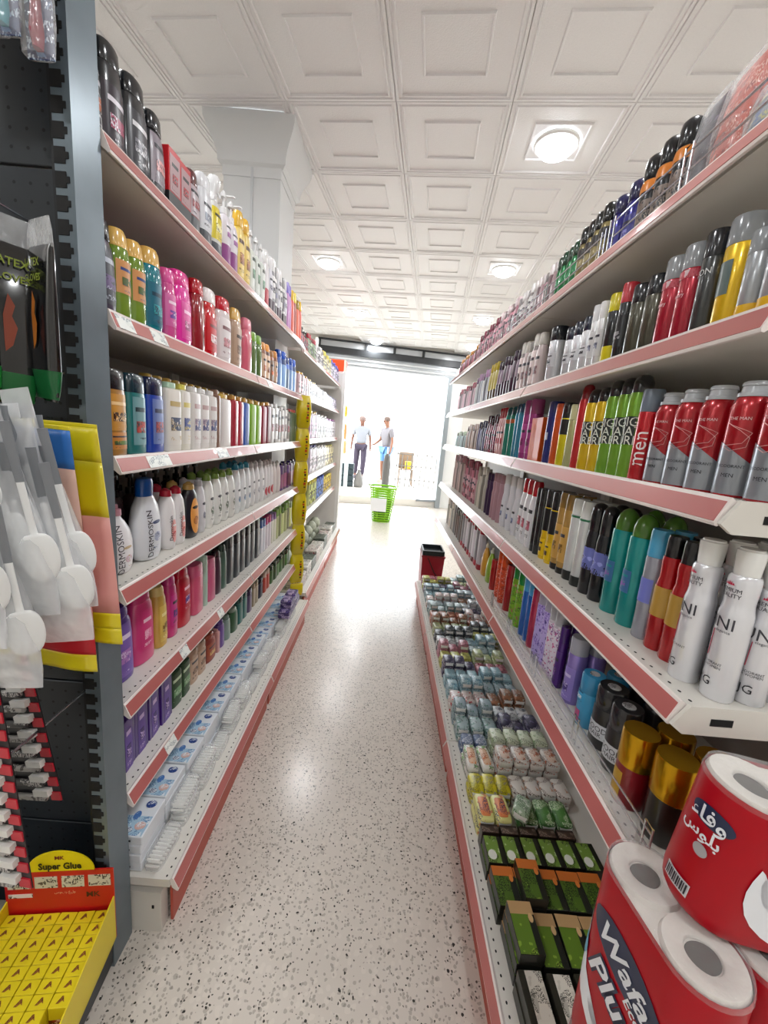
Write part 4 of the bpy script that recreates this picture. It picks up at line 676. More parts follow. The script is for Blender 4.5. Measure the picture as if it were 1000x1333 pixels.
('R2', 1.3749, 1.5643, 1, 0.186, 'canflush', 0.058, '#dcdee4', '#12161e', 'wide white can with black cap', 'deodorant_can', ((0.3, 0.55, ('P', '#dcdee4', '#3a4450', '#2a2f3c', 1), 60),), (), {}),
('R2', 1.5724, 1.8272, 5, 0.1979, 'flat', 0.045, '#d8c8c8', '#dcd8d0', 'pale pink and white spray', 'roll_on_bottle', ((0.1, 0.7, ('P', '#d8c8c8', '#8a6a70', '#333340', 1), 70),), (), {'far': 1}),
('R2', 1.8272, 2.1677, 7, 0.1852, 'flat', 0.045, '#8a7488', '#3c2f40', 'purple grey spray', 'roll_on_bottle', ((0, 0.4, '#3c2638', 70),), (), {'far': 1}),
('R2', 2.1677, 2.3358, 3, 0.1954, 'flat', 0.045, '#d8cc70', '#c8b420', 'yellow spray with dark base', 'roll_on_bottle', ((0, 0.3, '#5a4a30', 70),), (), {'far': 1}),
('R2', 2.3358, 2.6921, 6, 0.1833, 'flat', 0.045, '#c8d0dc', '#b088b0', 'pale blue spray', 'roll_on_bottle', (), (), {'far': 1}),
('R2', 2.6921, 3.3208, 9, 0.1574, 'flat', 0.045, '#d0a8b4', '#a04858', 'dusty pink spray', 'roll_on_bottle', (), (), {'far': 1}),
('R3', 0.5641, 0.8709, 5, 0.1773, 'redsilver', 0.055, '#a80c1c', '#b4b8bc', 'red and silver deodorant can', 'deodorant_can', (), (('THE MAN', 0.68, 0.0048, '#e8c8c8', 0, 0), ('DEODORANT', 0.27, 0.0045, '#22262a', 0, 0), ('MEN', 0.19, 0.006, '#22262a', 0, 0)), {'yaw': 22, 'diag': 1}),
('R3', 0.8736, 0.9171, 1, 0.1889, 'canflush', 0.05, '#c01824', '#6a7684', 'red body spray with grey blue cap', 'deodorant_can', (), (('men', 0.35, 0.03, '#f0e8e8', 1, 0),), {'yaw': 25}),
('R3', 0.9202, 1.0653, 3, 0.2249, 'spray3', 0.05, '#74a82c', '#1e1e20', 'lime green body spray with black cap', 'deodorant_can', ((0.33, 0.6, '#1c2420', 34),), (('SIG', 0.55, 0.02, '#e8ece0', 0, 0), ('NAT', 0.46, 0.02, '#e8ece0', 0, 0), ('URE', 0.37, 0.02, '#e8ece0', 0, 0)), {'yaw': 20}),
('R3', 1.0694, 1.1683, 2, 0.2152, 'spray3', 0.05, '#e0bc14', '#1e1e20', 'yellow body spray with black cap', 'deodorant_can', ((0.33, 0.6, '#1c2420', 34),), (('SIG', 0.55, 0.02, '#e8ece0', 0, 0), ('NAT', 0.46, 0.02, '#e8ece0', 0, 0), ('URE', 0.37, 0.02, '#e8ece0', 0, 0)), {'yaw': 20}),
('R3', 1.1733, 1.2142, 1, 0.2322, 'spray3', 0.05, '#c8282c', '#8a1420', 'tall red body spray', 'deodorant_can', (), (), {}),
('R3', 1.2196, 1.2638, 1, 0.1815, 'canflush', 0.05, '#b8bc84', '#c8c898', 'pale olive body spray', 'deodorant_can', (), (), {}),
('R3', 1.2696, 1.3176, 1, 0.1896, 'canflush', 0.05, '#e0d410', '#1c1c1c', 'black and yellow body spray', 'deodorant_can', ((0.5, 0.74, '#1c1c1c', 180),), (), {}),
('R3', 1.3239, 1.3761, 1, 0.1913, 'canflush', 0.05, '#d8581c', '#d0501c', 'orange body spray', 'deodorant_can', (), (), {}),
('R3', 1.3829, 1.44, 1, 0.203, 'canflush', 0.05, '#26307c', '#202a6c', 'dark blue body spray', 'deodorant_can', ((0.38, 0.5, '#c8ccd8', 25),), (), {}),
('R3', 1.4475, 1.5606, 2, 0.1532, 'box', 0.05, '#d0561c', None, 'orange carton', 'carton', (), (), {}),
('R3', 1.5694, 1.7031, 2, 0.226, 'canflush', 0.05, '#b04a90', '#a04880', 'orchid purple body spray', 'deodorant_can', ((0.1, 0.6, ('P', '#b04a90', '#8a2a6a', '#333340', 1), 70),), (), {}),
('R3', 1.7135, 1.8017, 2, 0.2213, 'spray3', 0.045, '#3a90b0', '#285a80', 'sky blue body spray', 'deodorant_can', (), (), {}),
('R3', 1.8134, 1.9522, 2, 0.2164, 'spray3', 0.045, '#2a8c78', '#1c5a60', 'sea green body spray', 'deodorant_can', ((0.66, 0.74, '#b05a30', 180),), (), {}),
('R3', 1.9522, 2.0672, 3, 0.2175, 'flat', 0.045, '#d8a8a8', '#b82030', 'white and red spray', 'roll_on_bottle', ((0.1, 0.6, ('P', '#d8a8a8', '#b02030', '#333340', 1), 70),), (), {'far': 1}),
('R3', 2.0672, 2.3047, 5, 0.1878, 'flat', 0.045, '#7a3048', '#402028', 'plum spray', 'roll_on_bottle', ((0.1, 0.6, ('P', '#7a3048', '#b87088', '#333340', 1), 70),), (), {'far': 1}),
('R3', 2.3047, 2.5104, 4, 0.165, 'flat', 0.045, '#58587c', '#38384c', 'slate blue spray', 'roll_on_bottle', (), (), {'far': 1}),
('R3', 2.5104, 2.8684, 6, 0.153, 'flat', 0.045, '#b8a498', '#c8b8b0', 'beige spray', 'roll_on_bottle', (), (), {'far': 1}),
('R3', 2.8684, 3.2673, 6, 0.1088, 'flat', 0.045, '#a8c0c0', '#b8ccb0', 'pale blue green spray', 'roll_on_bottle', (), (), {'far': 1}),
('R4', 0.583, 0.629, 1, 0.2278, 'unican', 0.046, '#e6e7ec', '#e9e9e6', 'white waisted can with red line, nearest', 'deodorant_can', (), (('PREMIUM', 0.735, 0.0065, '#2a2a30', 0, 0), ('QUALITY', 0.7, 0.0065, '#2a2a30', 0, 0), ('UNI', 0.52, 0.019, '#3a3a42', 0, 0), ('elegance', 0.465, 0.0045, '#55555c', 0, 0.008), ('DEODORANT', 0.245, 0.0042, '#33333a', 0, 0), ('FOR WOMEN', 0.222, 0.0042, '#33333a', 0, 0), ('JG', 0.12, 0.014, '#22222a', 0, 0)), {'yaw': 35, 'crown': 1, 'redline': 1, 'pos': (0.618, 0.606), 'back': 2}),
('R4', 0.587, 0.633, 1, 0.2506, 'unican', 0.046, '#e6e7ec', '#e9e9e6', 'white waisted can pushed forward', 'deodorant_can', (), (('PREMIUM', 0.735, 0.0065, '#2a2a30', 0, 0), ('QUALITY', 0.7, 0.0065, '#2a2a30', 0, 0), ('UNI', 0.52, 0.019, '#3a3a42', 0, 0), ('elegance', 0.465, 0.0045, '#55555c', 0, 0.008), ('DEODORANT', 0.245, 0.0042, '#33333a', 0, 0), ('FOR WOMEN', 0.222, 0.0042, '#33333a', 0, 0), ('JG', 0.12, 0.014, '#22222a', 0, 0)), {'yaw': -5, 'crown': 1, 'redline': 1, 'pos': (0.571, 0.61), 'back': 1}),
('R4', 0.639, 0.685, 1, 0.2501, 'unican', 0.046, '#e6e7ec', '#e9e9e6', 'white waisted can beside the red and gold cans', 'deodorant_can', (), (('PREMIUM', 0.735, 0.0065, '#2a2a30', 0, 0), ('QUALITY', 0.7, 0.0065, '#2a2a30', 0, 0), ('UNI', 0.52, 0.019, '#3a3a42', 0, 0), ('elegance', 0.465, 0.0045, '#55555c', 0, 0.008), ('DEODORANT', 0.245, 0.0042, '#33333a', 0, 0), ('JG', 0.12, 0.014, '#22222a', 0, 0)), {'yaw': -5, 'crown': 1, 'redline': 1, 'pos': (0.553, 0.662), 'back': 2}),
('R4', 0.6996, 0.7878, 2, 0.2307, 'waist', 0.046, '#a80c14', '#141416', 'red waisted can with gold band', 'deodorant_can', ((0.3, 0.56, '#b08a3c', 180),), (), {'back': 1}),
('R4', 0.7905, 0.8325, 1, 0.2326, 'canflush', 0.05, '#9a9ca8', '#4aa0c8', 'silver lilac can with blue cap', 'deodorant_can', ((0.34, 0.56, '#7078c8', 60),), (), {'back': 1}),
('R4', 0.8355, 0.9794, 2, 0.2528, 'domecan', 0.055, '#0f8f8c', '#4c7a24', 'teal can with green dome cap', 'deodorant_can', ((0.3, 0.5, ('P', '#3a6a98', '#8a5ab0', '#0f8f8c', 1), 34),), (), {'back': 1}),
('R4', 0.9834, 1.0793, 2, 0.2455, 'spray2', 0.048, '#14161c', '#0e1014', 'black can with lilac band', 'deodorant_can', ((0.28, 0.52, ('P', '#6a72b8', '#9aa0e0', '#14161c', 1), 180),), (), {'back': 1}),
('R4', 1.0841, 1.1887, 2, 0.2401, 'waistgreen', 0.045, '#d8dcdc', '#e0e4e2', 'white can with green ring and black base', 'deodorant_can', ((0, 0.12, '#1c2020', 180), (0.775, 0.8, '#1c6a44', 180)), (), {'back': 1}),
('R4', 1.1944, 1.2804, 2, 0.2436, 'waistgreen', 0.042, '#b8904a', '#8a6a30', 'gold can with bronze cap', 'deodorant_can', ((0, 0.08, '#1c1c1c', 180), (0.15, 0.6, ('P', '#c89c50', '#7a5c24', '#333340', 1), 60)), (), {'back': 1}),
('R4', 1.287, 1.3941, 2, 0.2369, 'canflush', 0.045, '#e4be14', '#16181a', 'black and yellow can', 'deodorant_can', ((0.42, 0.74, '#16181a', 180), (0.05, 0.3, ('P', '#e4be14', '#6a4a14', '#333340', 1), 50)), (), {'back': 1}),
('R4', 1.4018, 1.4754, 2, 0.2326, 'canflush', 0.042, '#26282a', '#1c1c1e', 'slim black can', 'deodorant_can', (), (), {}),
('R4', 1.484, 1.6469, 3, 0.2492, 'flat', 0.045, '#dcdce0', '#c01c2c', 'white spray with red cap', 'roll_on_bottle', ((0.1, 0.7, ('P', '#dcdce0', '#c05a70', '#22222a', 1), 70),), (), {}),
('R4', 1.6576, 1.9162, 3, 0.2403, 'waist', 0.042, '#dcdce2', '#e4e4e4', 'white waisted spray', 'roll_on_bottle', ((0.1, 0.5, ('P', '#dcdce2', '#7a86b0', '#333340', 1), 70),), (), {'far': 1}),
('R4', 1.9162, 2.1019, 3, 0.2286, 'waist', 0.042, '#b08a94', '#a88088', 'mauve waisted spray', 'roll_on_bottle', (), (), {'far': 1}),
('R4', 2.1019, 2.2271, 2, 0.2182, 'waist', 0.042, '#3a2048', '#30183c', 'dark violet spray', 'roll_on_bottle', (), (), {'far': 1}),
('R4', 2.2271, 2.456, 4, 0.2319, 'waist', 0.042, '#b8b4a8', '#c8c4b8', 'pale grey spray', 'roll_on_bottle', (), (), {'far': 1}),
('R4', 2.456, 2.8837, 7, 0.2495, 'waist', 0.042, '#b07080', '#9a4858', 'rose spray', 'roll_on_bottle', ((0.1, 0.6, ('P', '#c89aa4', '#a03040', '#333340', 1), 70),), (), {'far': 1}),
('R4', 2.8837, 3.3131, 7, 0.2575, 'waist', 0.042, '#c0aca8', '#a87880', 'light mauve spray', 'roll_on_bottle', (), (), {'far': 1}),
('R5', 0.613, 0.683, 1, 0.1657, 'jar', 0.07, '#17140f', '#c8981c', 'black jar with gold lid', 'hair_mask_jar', (), (), {'back': 1, 'pos': (0.572, 0.648), 'lidmetal': 1}),
('R5', 0.687, 0.757, 1, 0.1592, 'jar', 0.07, '#7a0c18', '#c8981c', 'dark red jar with gold lid', 'hair_mask_jar', ((0.05, 0.45, '#b8902c', 26),), (), {'back': 1, 'pos': (0.552, 0.722), 'lidmetal': 1}),
('R5', 0.77, 0.84, 1, 0.1554, 'jarwide', 0.07, '#16161a', '#1c1c20', 'black can with white band', 'hair_gel_can', ((0.18, 0.42, '#d4d6da', 180),), (('GOOD', 0.34, 0.013, '#26262c', 0, 0), ('HAIR', 0.25, 0.011, '#26262c', 0, 0)), {'back': 1, 'lid': 1, 'yaw': 20, 'pos': (0.575, 0.805)}),
('R5', 0.843, 0.913, 1, 0.1536, 'jarwide', 0.07, '#16161a', '#1c1c20', 'black can with white band behind', 'hair_gel_can', ((0.18, 0.42, '#d4d6da', 180),), (('GOOD', 0.34, 0.013, '#26262c', 0, 0), ('HAIR', 0.25, 0.011, '#26262c', 0, 0)), {'back': 1, 'lid': 1, 'yaw': 20, 'pos': (0.583, 0.878)}),
('R5', 0.92, 0.98, 1, 0.1413, 'jarwide', 0.06, '#3a9ac8', '#2f84b0', 'sky blue can with pink patch', 'hair_gel_can', ((0.1, 0.3, '#b04a78', 24), (0.45, 0.72, ('P', '#3a9ac8', '#d8e8f0', '#1c4a70', 1), 40)), (), {'back': 1, 'lid': 1, 'pos': (0.575, 0.95)}),
('R5', 0.9995, 1.0886, 1, 0.1931, 'canflush', 0.05, '#8f7cc8', '#9a9ca8', 'lavender can with grey cap', 'deodorant_can', ((0.05, 0.55, ('P', '#8f7cc8', '#4a3484', '#d0c4ec', 1), 60),), (), {'back': 1}),
('R5', 1.0943, 1.1235, 1, 0.1902, 'canflush', 0.045, '#4a1c78', '#3a1464', 'deep purple can', 'deodorant_can', ((0.05, 0.6, ('P', '#4a1c78', '#a070c0', '#333340', 1), 70),), (), {'back': 1}),
('R5', 1.1295, 1.2063, 2, 0.2321, 'canflush', 0.05, '#dcd4e2', '#a4a4ac', 'white can with pink flowers', 'deodorant_can', ((0.05, 0.72, ('P', '#dcd4e2', '#c0508c', '#7a4a8a', 1.5), 80),), (), {'back': 1}),
('R5', 1.2063, 1.3245, 2, 0.2404, 'canflush', 0.05, '#b8a8e0', '#b0acc0', 'lilac can with violet hearts', 'deodorant_can', ((0.05, 0.76, ('P', '#b8a8e0', '#4a3484', '#7a5cb8', 2), 80),), (), {}),
('R5', 1.3245, 1.3658, 1, 0.2127, 'canflush', 0.045, '#b02850', '#a02448', 'crimson can', 'deodorant_can', (), (), {}),
('R5', 1.3658, 1.4559, 2, 0.2275, 'canflush', 0.045, '#2468c0', '#4aa0d8', 'cobalt blue can', 'deodorant_can', (), (), {}),
('R5', 1.4655, 1.6018, 2, 0.2266, 'canflush', 0.048, '#84b830', '#1c8a3c', 'lime can with green cap', 'deodorant_can', ((0.05, 0.66, ('P', '#84b830', '#c04a6a', '#3c6a1c', 1.5), 80),), (), {}),
('R5', 1.6133, 1.6853, 1, 0.1987, 'canflush', 0.045, '#a81820', '#a01820', 'red patterned can', 'deodorant_can', (), (), {}),
('R5', 1.6979, 1.8341, 2, 0.2175, 'canflush', 0.05, '#d04a24', '#d8501c', 'orange patterned can', 'deodorant_can', ((0.05, 0.7, ('P', '#d04a24', '#e8a090', '#8a1c1c', 2), 80),), (), {}),
('R5', 1.8488, 1.9259, 1, 0.1472, 'canflush', 0.04, '#a81414', '#a01010', 'scarlet slim can', 'deodorant_can', (), (), {}),
('R5', 1.9421, 2.0267, 1, 0.181, 'oval', 0.045, '#8cb030', '#d8dcd0', 'green gel bottle with clear cap', 'hand_gel_bottle', (), (), {}),
('R5', 2.0445, 2.1379, 1, 0.1802, 'oval', 0.045, '#d09828', '#e0d8c0', 'orange gel bottle with clear cap', 'hand_gel_bottle', (), (), {}),
('R5', 2.1576, 2.7268, 8, 0.26, 'straight', 0.045, '#c4c0c8', '#b02038', 'pale grey bottle with red cap', 'hand_gel_bottle', ((0, 0.12, '#a02838', 180),), (), {'far': 1}),
('R5', 2.7268, 3.073, 5, 0.2139, 'straight', 0.045, '#5a4038', '#403030', 'dark brown bottle', 'hand_gel_bottle', (), (), {'far': 1}),
('R5', 3.073, 3.4168, 5, 0.2091, 'straight', 0.045, '#c8c0b4', '#d0c8bc', 'cream bottle', 'hand_gel_bottle', (), (), {'far': 1}),
]

SHX = {'L': (-.627, 1), 'M': (-.66, 1), 'R': (.499, -1)}
SHZ = dict([('L%d' % (i + 1), z) for i, z in enumerate(LZ)] + [('M%d' % (i + 1), z) for i, z in enumerate(MZ)] + [('R%d' % (i + 1), z) for i, z in enumerate(RZ)])
SETB = {'L1': .012, 'L2': .012, 'L3': .018, 'L4': .045, 'L5': .05, 'L6': .045, 'M1': .015, 'M2': .015, 'M3': .02, 'M4': .03, 'M5': .03, 'R1': .025, 'R2': .02, 'R3': .03, 'R4': .05, 'R5': .05}
def shade(h, f):
    return '#' + ''.join('%02x' % max(0, min(245, int(int(h[i:i + 2], 16) * f))) for i in (1, 3, 5))
def clean_words(s, most=16):
    w_ = s.split(); return ' '.join(w_[:most])
for sh, y0, y1, cnt, H, kind, D, body, cap, desc, name, bands, texts, k in RUNS:
    xl, s = SHX[sh[0]]; z = SHZ[sh] - .0028; pitch = (y1 - y0) / cnt
    if kind in ROUND: D = W = min(pitch * .975, .066) if pitch < D else D
    else: W = min(pitch * .97, .11)
    if kind == 'ovalwide': W = min(pitch * .98, .13)
    far = bool(k.get('far'))
    proto = product(name, kind, W, D, H, body, cap, bands, texts, far, k)
    tree = kids(proto); used = False
    alts = []
    if far and cnt * (1 + k.get('back', 0)) >= 4:
        for fa, fb in ((.72, 1.15), (1.2, .7)):
            alts.append(product(name, kind, W * .97, D, H * (1.03 if fa < 1 else .95), shade(body, fa), shade(cap, fb) if cap else None, [(b[0], b[1], shade(b[2], fb) if isinstance(b[2], str) else ('P', shade(b[2][1], fb), shade(b[2][2], fa), b[2][3], 1.3), b[3]) for b in bands], (), True, {}))
    alt_used = [False] * len(alts)
    words = SHELF_WORDS[sh]; rows = 1 + min(k.get('back', 0), 2)
    if sh == 'L3' and k.get('bk'): rows = 1
    for r_ in range(rows):
        for i in range(cnt):
            if not used: o = proto; used = True
            elif alts and (i * 7 + r_) % 3:
                q = (i * 7 + r_) % 3 - 1
                if not alt_used[q]: o = alts[q]; alt_used[q] = True
                else: o = copy_tree(alts[q], tree=[])
            else: o = copy_tree(proto, tree=tree)
            jx, jy = random.uniform(-.002, .002), random.uniform(-.001, .001)
            xf = xl - s * (SETB[sh] + D / 2 + r_ * (D + .006)); y = y0 + (i + .5) * pitch
            if k.get('pos'):
                xf, y = k['pos'][0] - s * r_ * (D + .006), k['pos'][1] + r_ * .004; jx = jy = 0
            if sh == 'L4' and kind == 'oval' and r_: y -= .0
            o.location = (xf + jx, y + jy, z)
            rz = (0 if s > 0 else math.pi) + math.radians(random.uniform(-4, 4) + (-s * -1) * 0 + (k.get('yaw', 0)) * 1)
            o.rotation_euler = (0, 0, rz)
            pos = '' if cnt == 1 else ORD[i]
            if r_: pos = ('back row ' if r_ == 1 else 'third row ') + pos
            tag(o, clean_words(f"{desc}{', ' + pos.strip() if pos else ''}, {words}"), CATS[name], f"{name.replace('_', ' ')}s on the {words}")
    for a_, u_ in zip(alts, alt_used):
        if not u_: bpy.data.objects.remove(a_)
# tall bottles with gold caps behind the white ones on the third left shelf
gp = product('lotion_bottle', 'slab', .046, .05, .222, '#c8b8a0', '#d9b45c', (), (), True, {})
for i in range(20):
    o = gp if i == 0 else copy_tree(gp, tree=[])
    o.location = (-.627 - .018 - .05 - .035, 1.26 + i * .055, 1.378 - .0028)
    tag(o, f"beige bottle with tall gold cap, back row {ORD[i]}, third left shelf", 'bottle', 'gold capped bottles in the back row')
# dark pump bottles behind on the fourth left shelf
gp = product('pump_bottle', 'pump', .05, .05, .25, '#3a2428', '#17130f', (), (), True, {})
i = 0
for r_ in range(2):
    for q in range(11):
        o = gp if i == 0 else copy_tree(gp, tree=[]); i += 1
        o.location = (-.627 - .185 - .058 * r_, 1.0 + q * .075 + .03 * r_, 1.054 - .0028)
        tag(o, f"dark pump bottle, {'back' if r_ == 0 else 'rear most'} row {ORD[q]}, fourth left shelf", 'bottle', 'dark pump bottles in the back rows')

# ------------------------------------------------------------------ soap bars and cartons lying on the right bottom deck
def wrapped_bar(name, L_, Wd, Hh, base, ink, text, label2=None):   # long side along local x
    g = MB(); a, b, h = L_ / 2, Wd / 2, Hh
    g.rings([(0, Wd * .86, L_ * .93), (Hh * .12, Wd * .97, L_ * .985), (Hh * .5, Wd, L_), (Hh * .88, Wd * .97, L_ * .985), (Hh, Wd * .84, L_ * .92)], 24, 7)
    for s_ in (-1, 1):
        g.add([(s_ * a * .97, -b * .8, h * .2), (s_ * a * .97, b * .8, h * .2), (s_ * (a * .97 + .003), b * .7, h * .5), (s_ * (a * .97 + .003), -b * .7, h * .5), (s_ * a * .97, -b * .8, h * .8), (s_ * a * .97, b * .8, h * .8)], [(0, 1, 2, 3), (3, 2, 5, 4)], 1)
    o = link(name, g.mesh(name, [PM(base, ink, text), M('#e8e8e4', .25)], 50))
    if label2: link('front_panel', MB().rings([(Hh + .0003, Wd * .62, L_ * .72), (Hh + .0012, Wd * .6, L_ * .7)], 20, 5).mesh('front_panel', PM(*label2), 50), o)
    return o
def carton_flat(name, L_, Wd, Hh, base, top, endc, spots=()):
    o = link(name, MB().rbox(-L_ / 2, L_ / 2, -Wd / 2, Wd / 2, 0, Hh, .001).mesh(name, mat_of(base), 0))
    link('top_print', MB().box(-L_ / 2 + .001, L_ / 2 - .001, -Wd / 2 + .001, Wd * .22, Hh, Hh + .0005).mesh('top_print', mat_of(top), 0), o)
    if endc:
        g = MB().box(-L_ * .5 - .0005, -L_ * .5 + L_ * .0 + .0, -Wd / 2, Wd / 2, 0.001, Hh - .001); g.box(-L_ / 2, -L_ / 2 + L_ * .26, -Wd / 2 + .0005, Wd / 2 - .0005, Hh, Hh + .0008)
        link('end_flap', g.mesh('end_flap', mat_of(endc), 0), o)
    for (x, y, r1, r2, c, nm) in spots:
        link(nm, MB().rings([(Hh + .0006, r2, r1), (Hh + .0011, r2, r1)], 16, c=(x, y)).mesh(nm, mat_of(c), 0), o)
    return o
ZB = .194 - .0028
def deck_row(proto, y0, y1, n, x0, pitch, layers, hh, desc, grp, cat='soap', along='y', jitter=2., skip=(), zbase=ZB):
    tree = kids(proto); used = False
    for l in range(layers):
        for i in range(n):
            if (l, i) in skip: continue
            o = proto if not used else copy_tree(proto, tree=tree); used = True
            o.location = (x0 + pitch * (i + .5) + random.uniform(-.001, .001) + (.002 * l), (y0 + y1) / 2 + random.uniform(-.002, .002), zbase + l * (hh + .0004))
            o.rotation_euler = (0, 0, (math.pi / 2 if along == 'y' else -math.pi / 2 if along == 'flip' else 0) + math.radians(random.uniform(-jitter, jitter)))
            lay = {1: '', 2: ('lower layer', 'top layer')[l] if layers == 2 else '', 3: ('bottom layer', 'middle layer', 'top layer')[min(l, 2)]}[layers]
            nth = ['first from aisle', 'second from aisle', 'third from aisle', 'fourth from aisle', 'fifth from aisle', 'sixth from aisle', 'seventh from aisle'][i]
            tag(o, clean_words(f"{desc}, {lay + ' ' if lay else ''}{nth}, right bottom deck"), cat, grp)
XD = .402
p = carton_flat('soap_carton', .15, .056, .034, '#2c2c24', ('P', '#e0ddd2', '#cfcbbf', '#55554c'), None, [(-.034, -.010, .022, .022, '#6d7c2c', 'olive_print'), (.02, .006, .04, .014, ('P', '#b8b6ac', '#8f8d84', '#44443c'), 'name_plate')])
deck_row(p, .605, .76, 4, XD + .006, .066, 2, .034, 'white topped soap carton with olive', 'white olive soap cartons', along='y', jitter=1.5)
p = carton_flat('soap_carton', .115, .062, .034, '#1c1f1a', ('P', '#5a7a24', '#87a83c', '#24300f'), '#b59468', [(-.02, .02, .022, .012, '#c9a878', 'badge')])
p.scale = (-1, 1, 1)
p.scale = (1, 1, 1)
deck_row(p, .765, .885, 4, XD + .012, .066, 3, .034, 'green and black carton with beige flap', 'beige flap soap cartons', along='flip', skip=((2, 1), (2, 2), (2, 3)))
p = carton_flat('soap_carton', .105, .062, .034, '#1c1f1a', ('P', '#4c6a22', '#7f9c3c', '#1c280f'), '#c06a2c', [(-.02, .02, .02, .012, '#cf7a38', 'badge')])
deck_row(p, .89, 1.0, 5, XD + .004, .064, 3, .034, 'green and black carton with orange flap', 'orange flap soap cartons', along='flip', skip=((2, 0), (2, 2), (2, 3), (2, 4)))
p = carton_flat('soap_carton', .085, .056, .034, '#1b1c16', ('P', '#6d8c3a', '#a8bc84', '#2c3a18'), None, [(.018, -.012, .03, .026, '#d9dcd4', 'flower_print')])
deck_row(p, 1.005, 1.095, 6, XD + .002, .0585, 2, .034, 'green carton with white flower', 'white flower soap cartons', along='flip')
p = carton_flat('soap_carton', .055, .03, .07, '#2e221c', ('P', '#3a2c24', '#5a463a', '#8a7a6c'), None)
deck_row(p, 1.10, 1.13, 5, XD + .002, .062, 1, .07, 'dark brown carton on edge', 'brown soap cartons', along='x', jitter=.5)
p = wrapped_bar('soap_bar', .105, .056, .036, '#dcd98c', '#cf8a5c', '#3c3f6a', ('#d8814c', '#d0703a', '#2a2f5a'))
deck_row(p, 1.14, 1.25, 2, XD + .002, .058, 2, .036, 'yellow soap bar with orange panel', 'yellow and orange soap bars', jitter=1)
p = wrapped_bar('soap_bar', .1, .055, .034, '#3f6c34', '#6a9a58', '#c8d8b8', ('#4a7c3a', '#7aa868', '#c8d8b8'))
deck_row(p, 1.14, 1.25, 3, XD + .15, .058, 2, .034, 'green wrapped soap bar', 'green soap bars', jitter=1)
p = wrapped_bar('soap_bar', .085, .055, .03, '#a9bfa4', '#dfe6dc', '#4c6a4c'); p.location = (XD + .152, 1.175, ZB + .077); p.rotation_euler = (.12, .1, math.radians(62))
tag(p, 'silvery green soap bar lying tilted across the green bars', 'soap', 'loose soap bars')
p = wrapped_bar('soap_bar', .085, .05, .03, '#cfc428', '#b0a890', '#54501c')
deck_row(p, 1.26, 1.35, 3, XD + .002, .05, 2, .03, 'bright yellow soap bar', 'bright yellow soap bars', jitter=3)
p = wrapped_bar('soap_bar', .085, .052, .032, '#dcd8d2', '#c89a80', '#5a4a40')
deck_row(p, 1.26, 1.35, 4, XD + .154, .054, 2, .032, 'white soap bar with faint print', 'white soap bars', jitter=3)
p = wrapped_bar('soap_bar', .12, .05, .032, '#e2e0da', '#8ab878', '#4a5a40', ('#dcb89a', '#d8742c', '#a04a20'))
deck_row(p, 1.365, 1.49, 2, XD + .008, .054, 2, .032, 'white and green bar with orange picture', 'orange picture soap bars', jitter=4)
p = wrapped_bar('soap_bar', .085, .058, .034, '#dedad4', '#c8785c', '#6a4a3c', ('#dcc8b8', '#c0623c', '#8a5030'))
deck_row(p, 1.365, 1.455, 4, XD + .125, .06, 3, .034, 'white soap bar with orange flowers', 'orange flower soap bars', jitter=3)
p = wrapped_bar('soap_bar', .085, .056, .034, '#cfd8c0', '#8fae78', '#4c5c40')
deck_row(p, 1.465, 1.555, 4, XD + .125, .058, 3, .034, 'pale green soap bar', 'pale green soap bars', jitter=3)
p = wrapped_bar('soap_bar', .06, .05, .03, '#56688a', '#8a9ab8', '#d0d8e4')
deck_row(p, 1.5, 1.56, 2, XD + .01, .055, 2, .03, 'dusty blue soap bar', 'dusty blue soap bars', jitter=6)
palette = [('#a8bcc0', '#5a8a7c', '#44605c', 'silver and teal'), ('#9db0ba', '#4f7f74', '#3c5450', 'steel blue and teal'), ('#d8d0cc', '#c03038', '#7a2024', 'white and red'), ('#a8c4cc', '#6d9cb0', '#44606c', 'light blue'),
           ('#94b8c4', '#c8d8dc', '#446070', 'aqua'), ('#3c3a52', '#6a6488', '#b8b4c8', 'indigo'), ('#c8c870', '#a8a848', '#6c6c3c', 'yellow green'), ('#c88a98', '#8a3a50', '#542838', 'pink'),
           ('#d8dce0', '#7a8490', '#2c3038', 'white and black'), ('#2c3034', '#5c646c', '#a8b0b8', 'charcoal'), ('#b8c490', '#e0e0d0', '#586040', 'lime and white'), ('#98684c', '#b8c0b4', '#443028', 'brown'), ('#b87058', '#c8c0a0', '#583028', 'brick red')]
yy = 1.57; q = 0
while yy < 3.5:
    c1, c2, c3, nm = palette[q % len(palette)]; d1, d2, d3, nm2 = palette[(q * 3 + 5) % len(palette)]
    far_ = yy > 2.4; dy = .085 if q % 2 else .095
    tag_n = ['', 'second '][q >= len(palette)]
    pa = wrapped_bar('soap_bar', dy - .008, .056, .034, c1, c2, c3); pb = wrapped_bar('soap_bar', dy - .008, .054, .033, d1, d2, d3)
    row = f"{tag_n}{nm}"
    deck_row(pa, yy, yy + dy, 3 if not far_ else 4, XD + .004, .06, 2 + (q % 2), .034, f"{row} soap bar near row", f'{row} soap bars', jitter=5, skip=((2, q % 3),))
    deck_row(pb, yy, yy + dy, 3, XD + (.19 if not far_ else .25), .058, 2 + ((q + 1) % 2), .033, f"{tag_n}{nm2} soap bar inner row beside {nm}", f'{row} inner soap bars', jitter=5, skip=((2, (q + 1) % 3),))
    yy += dy + .004; q += 1
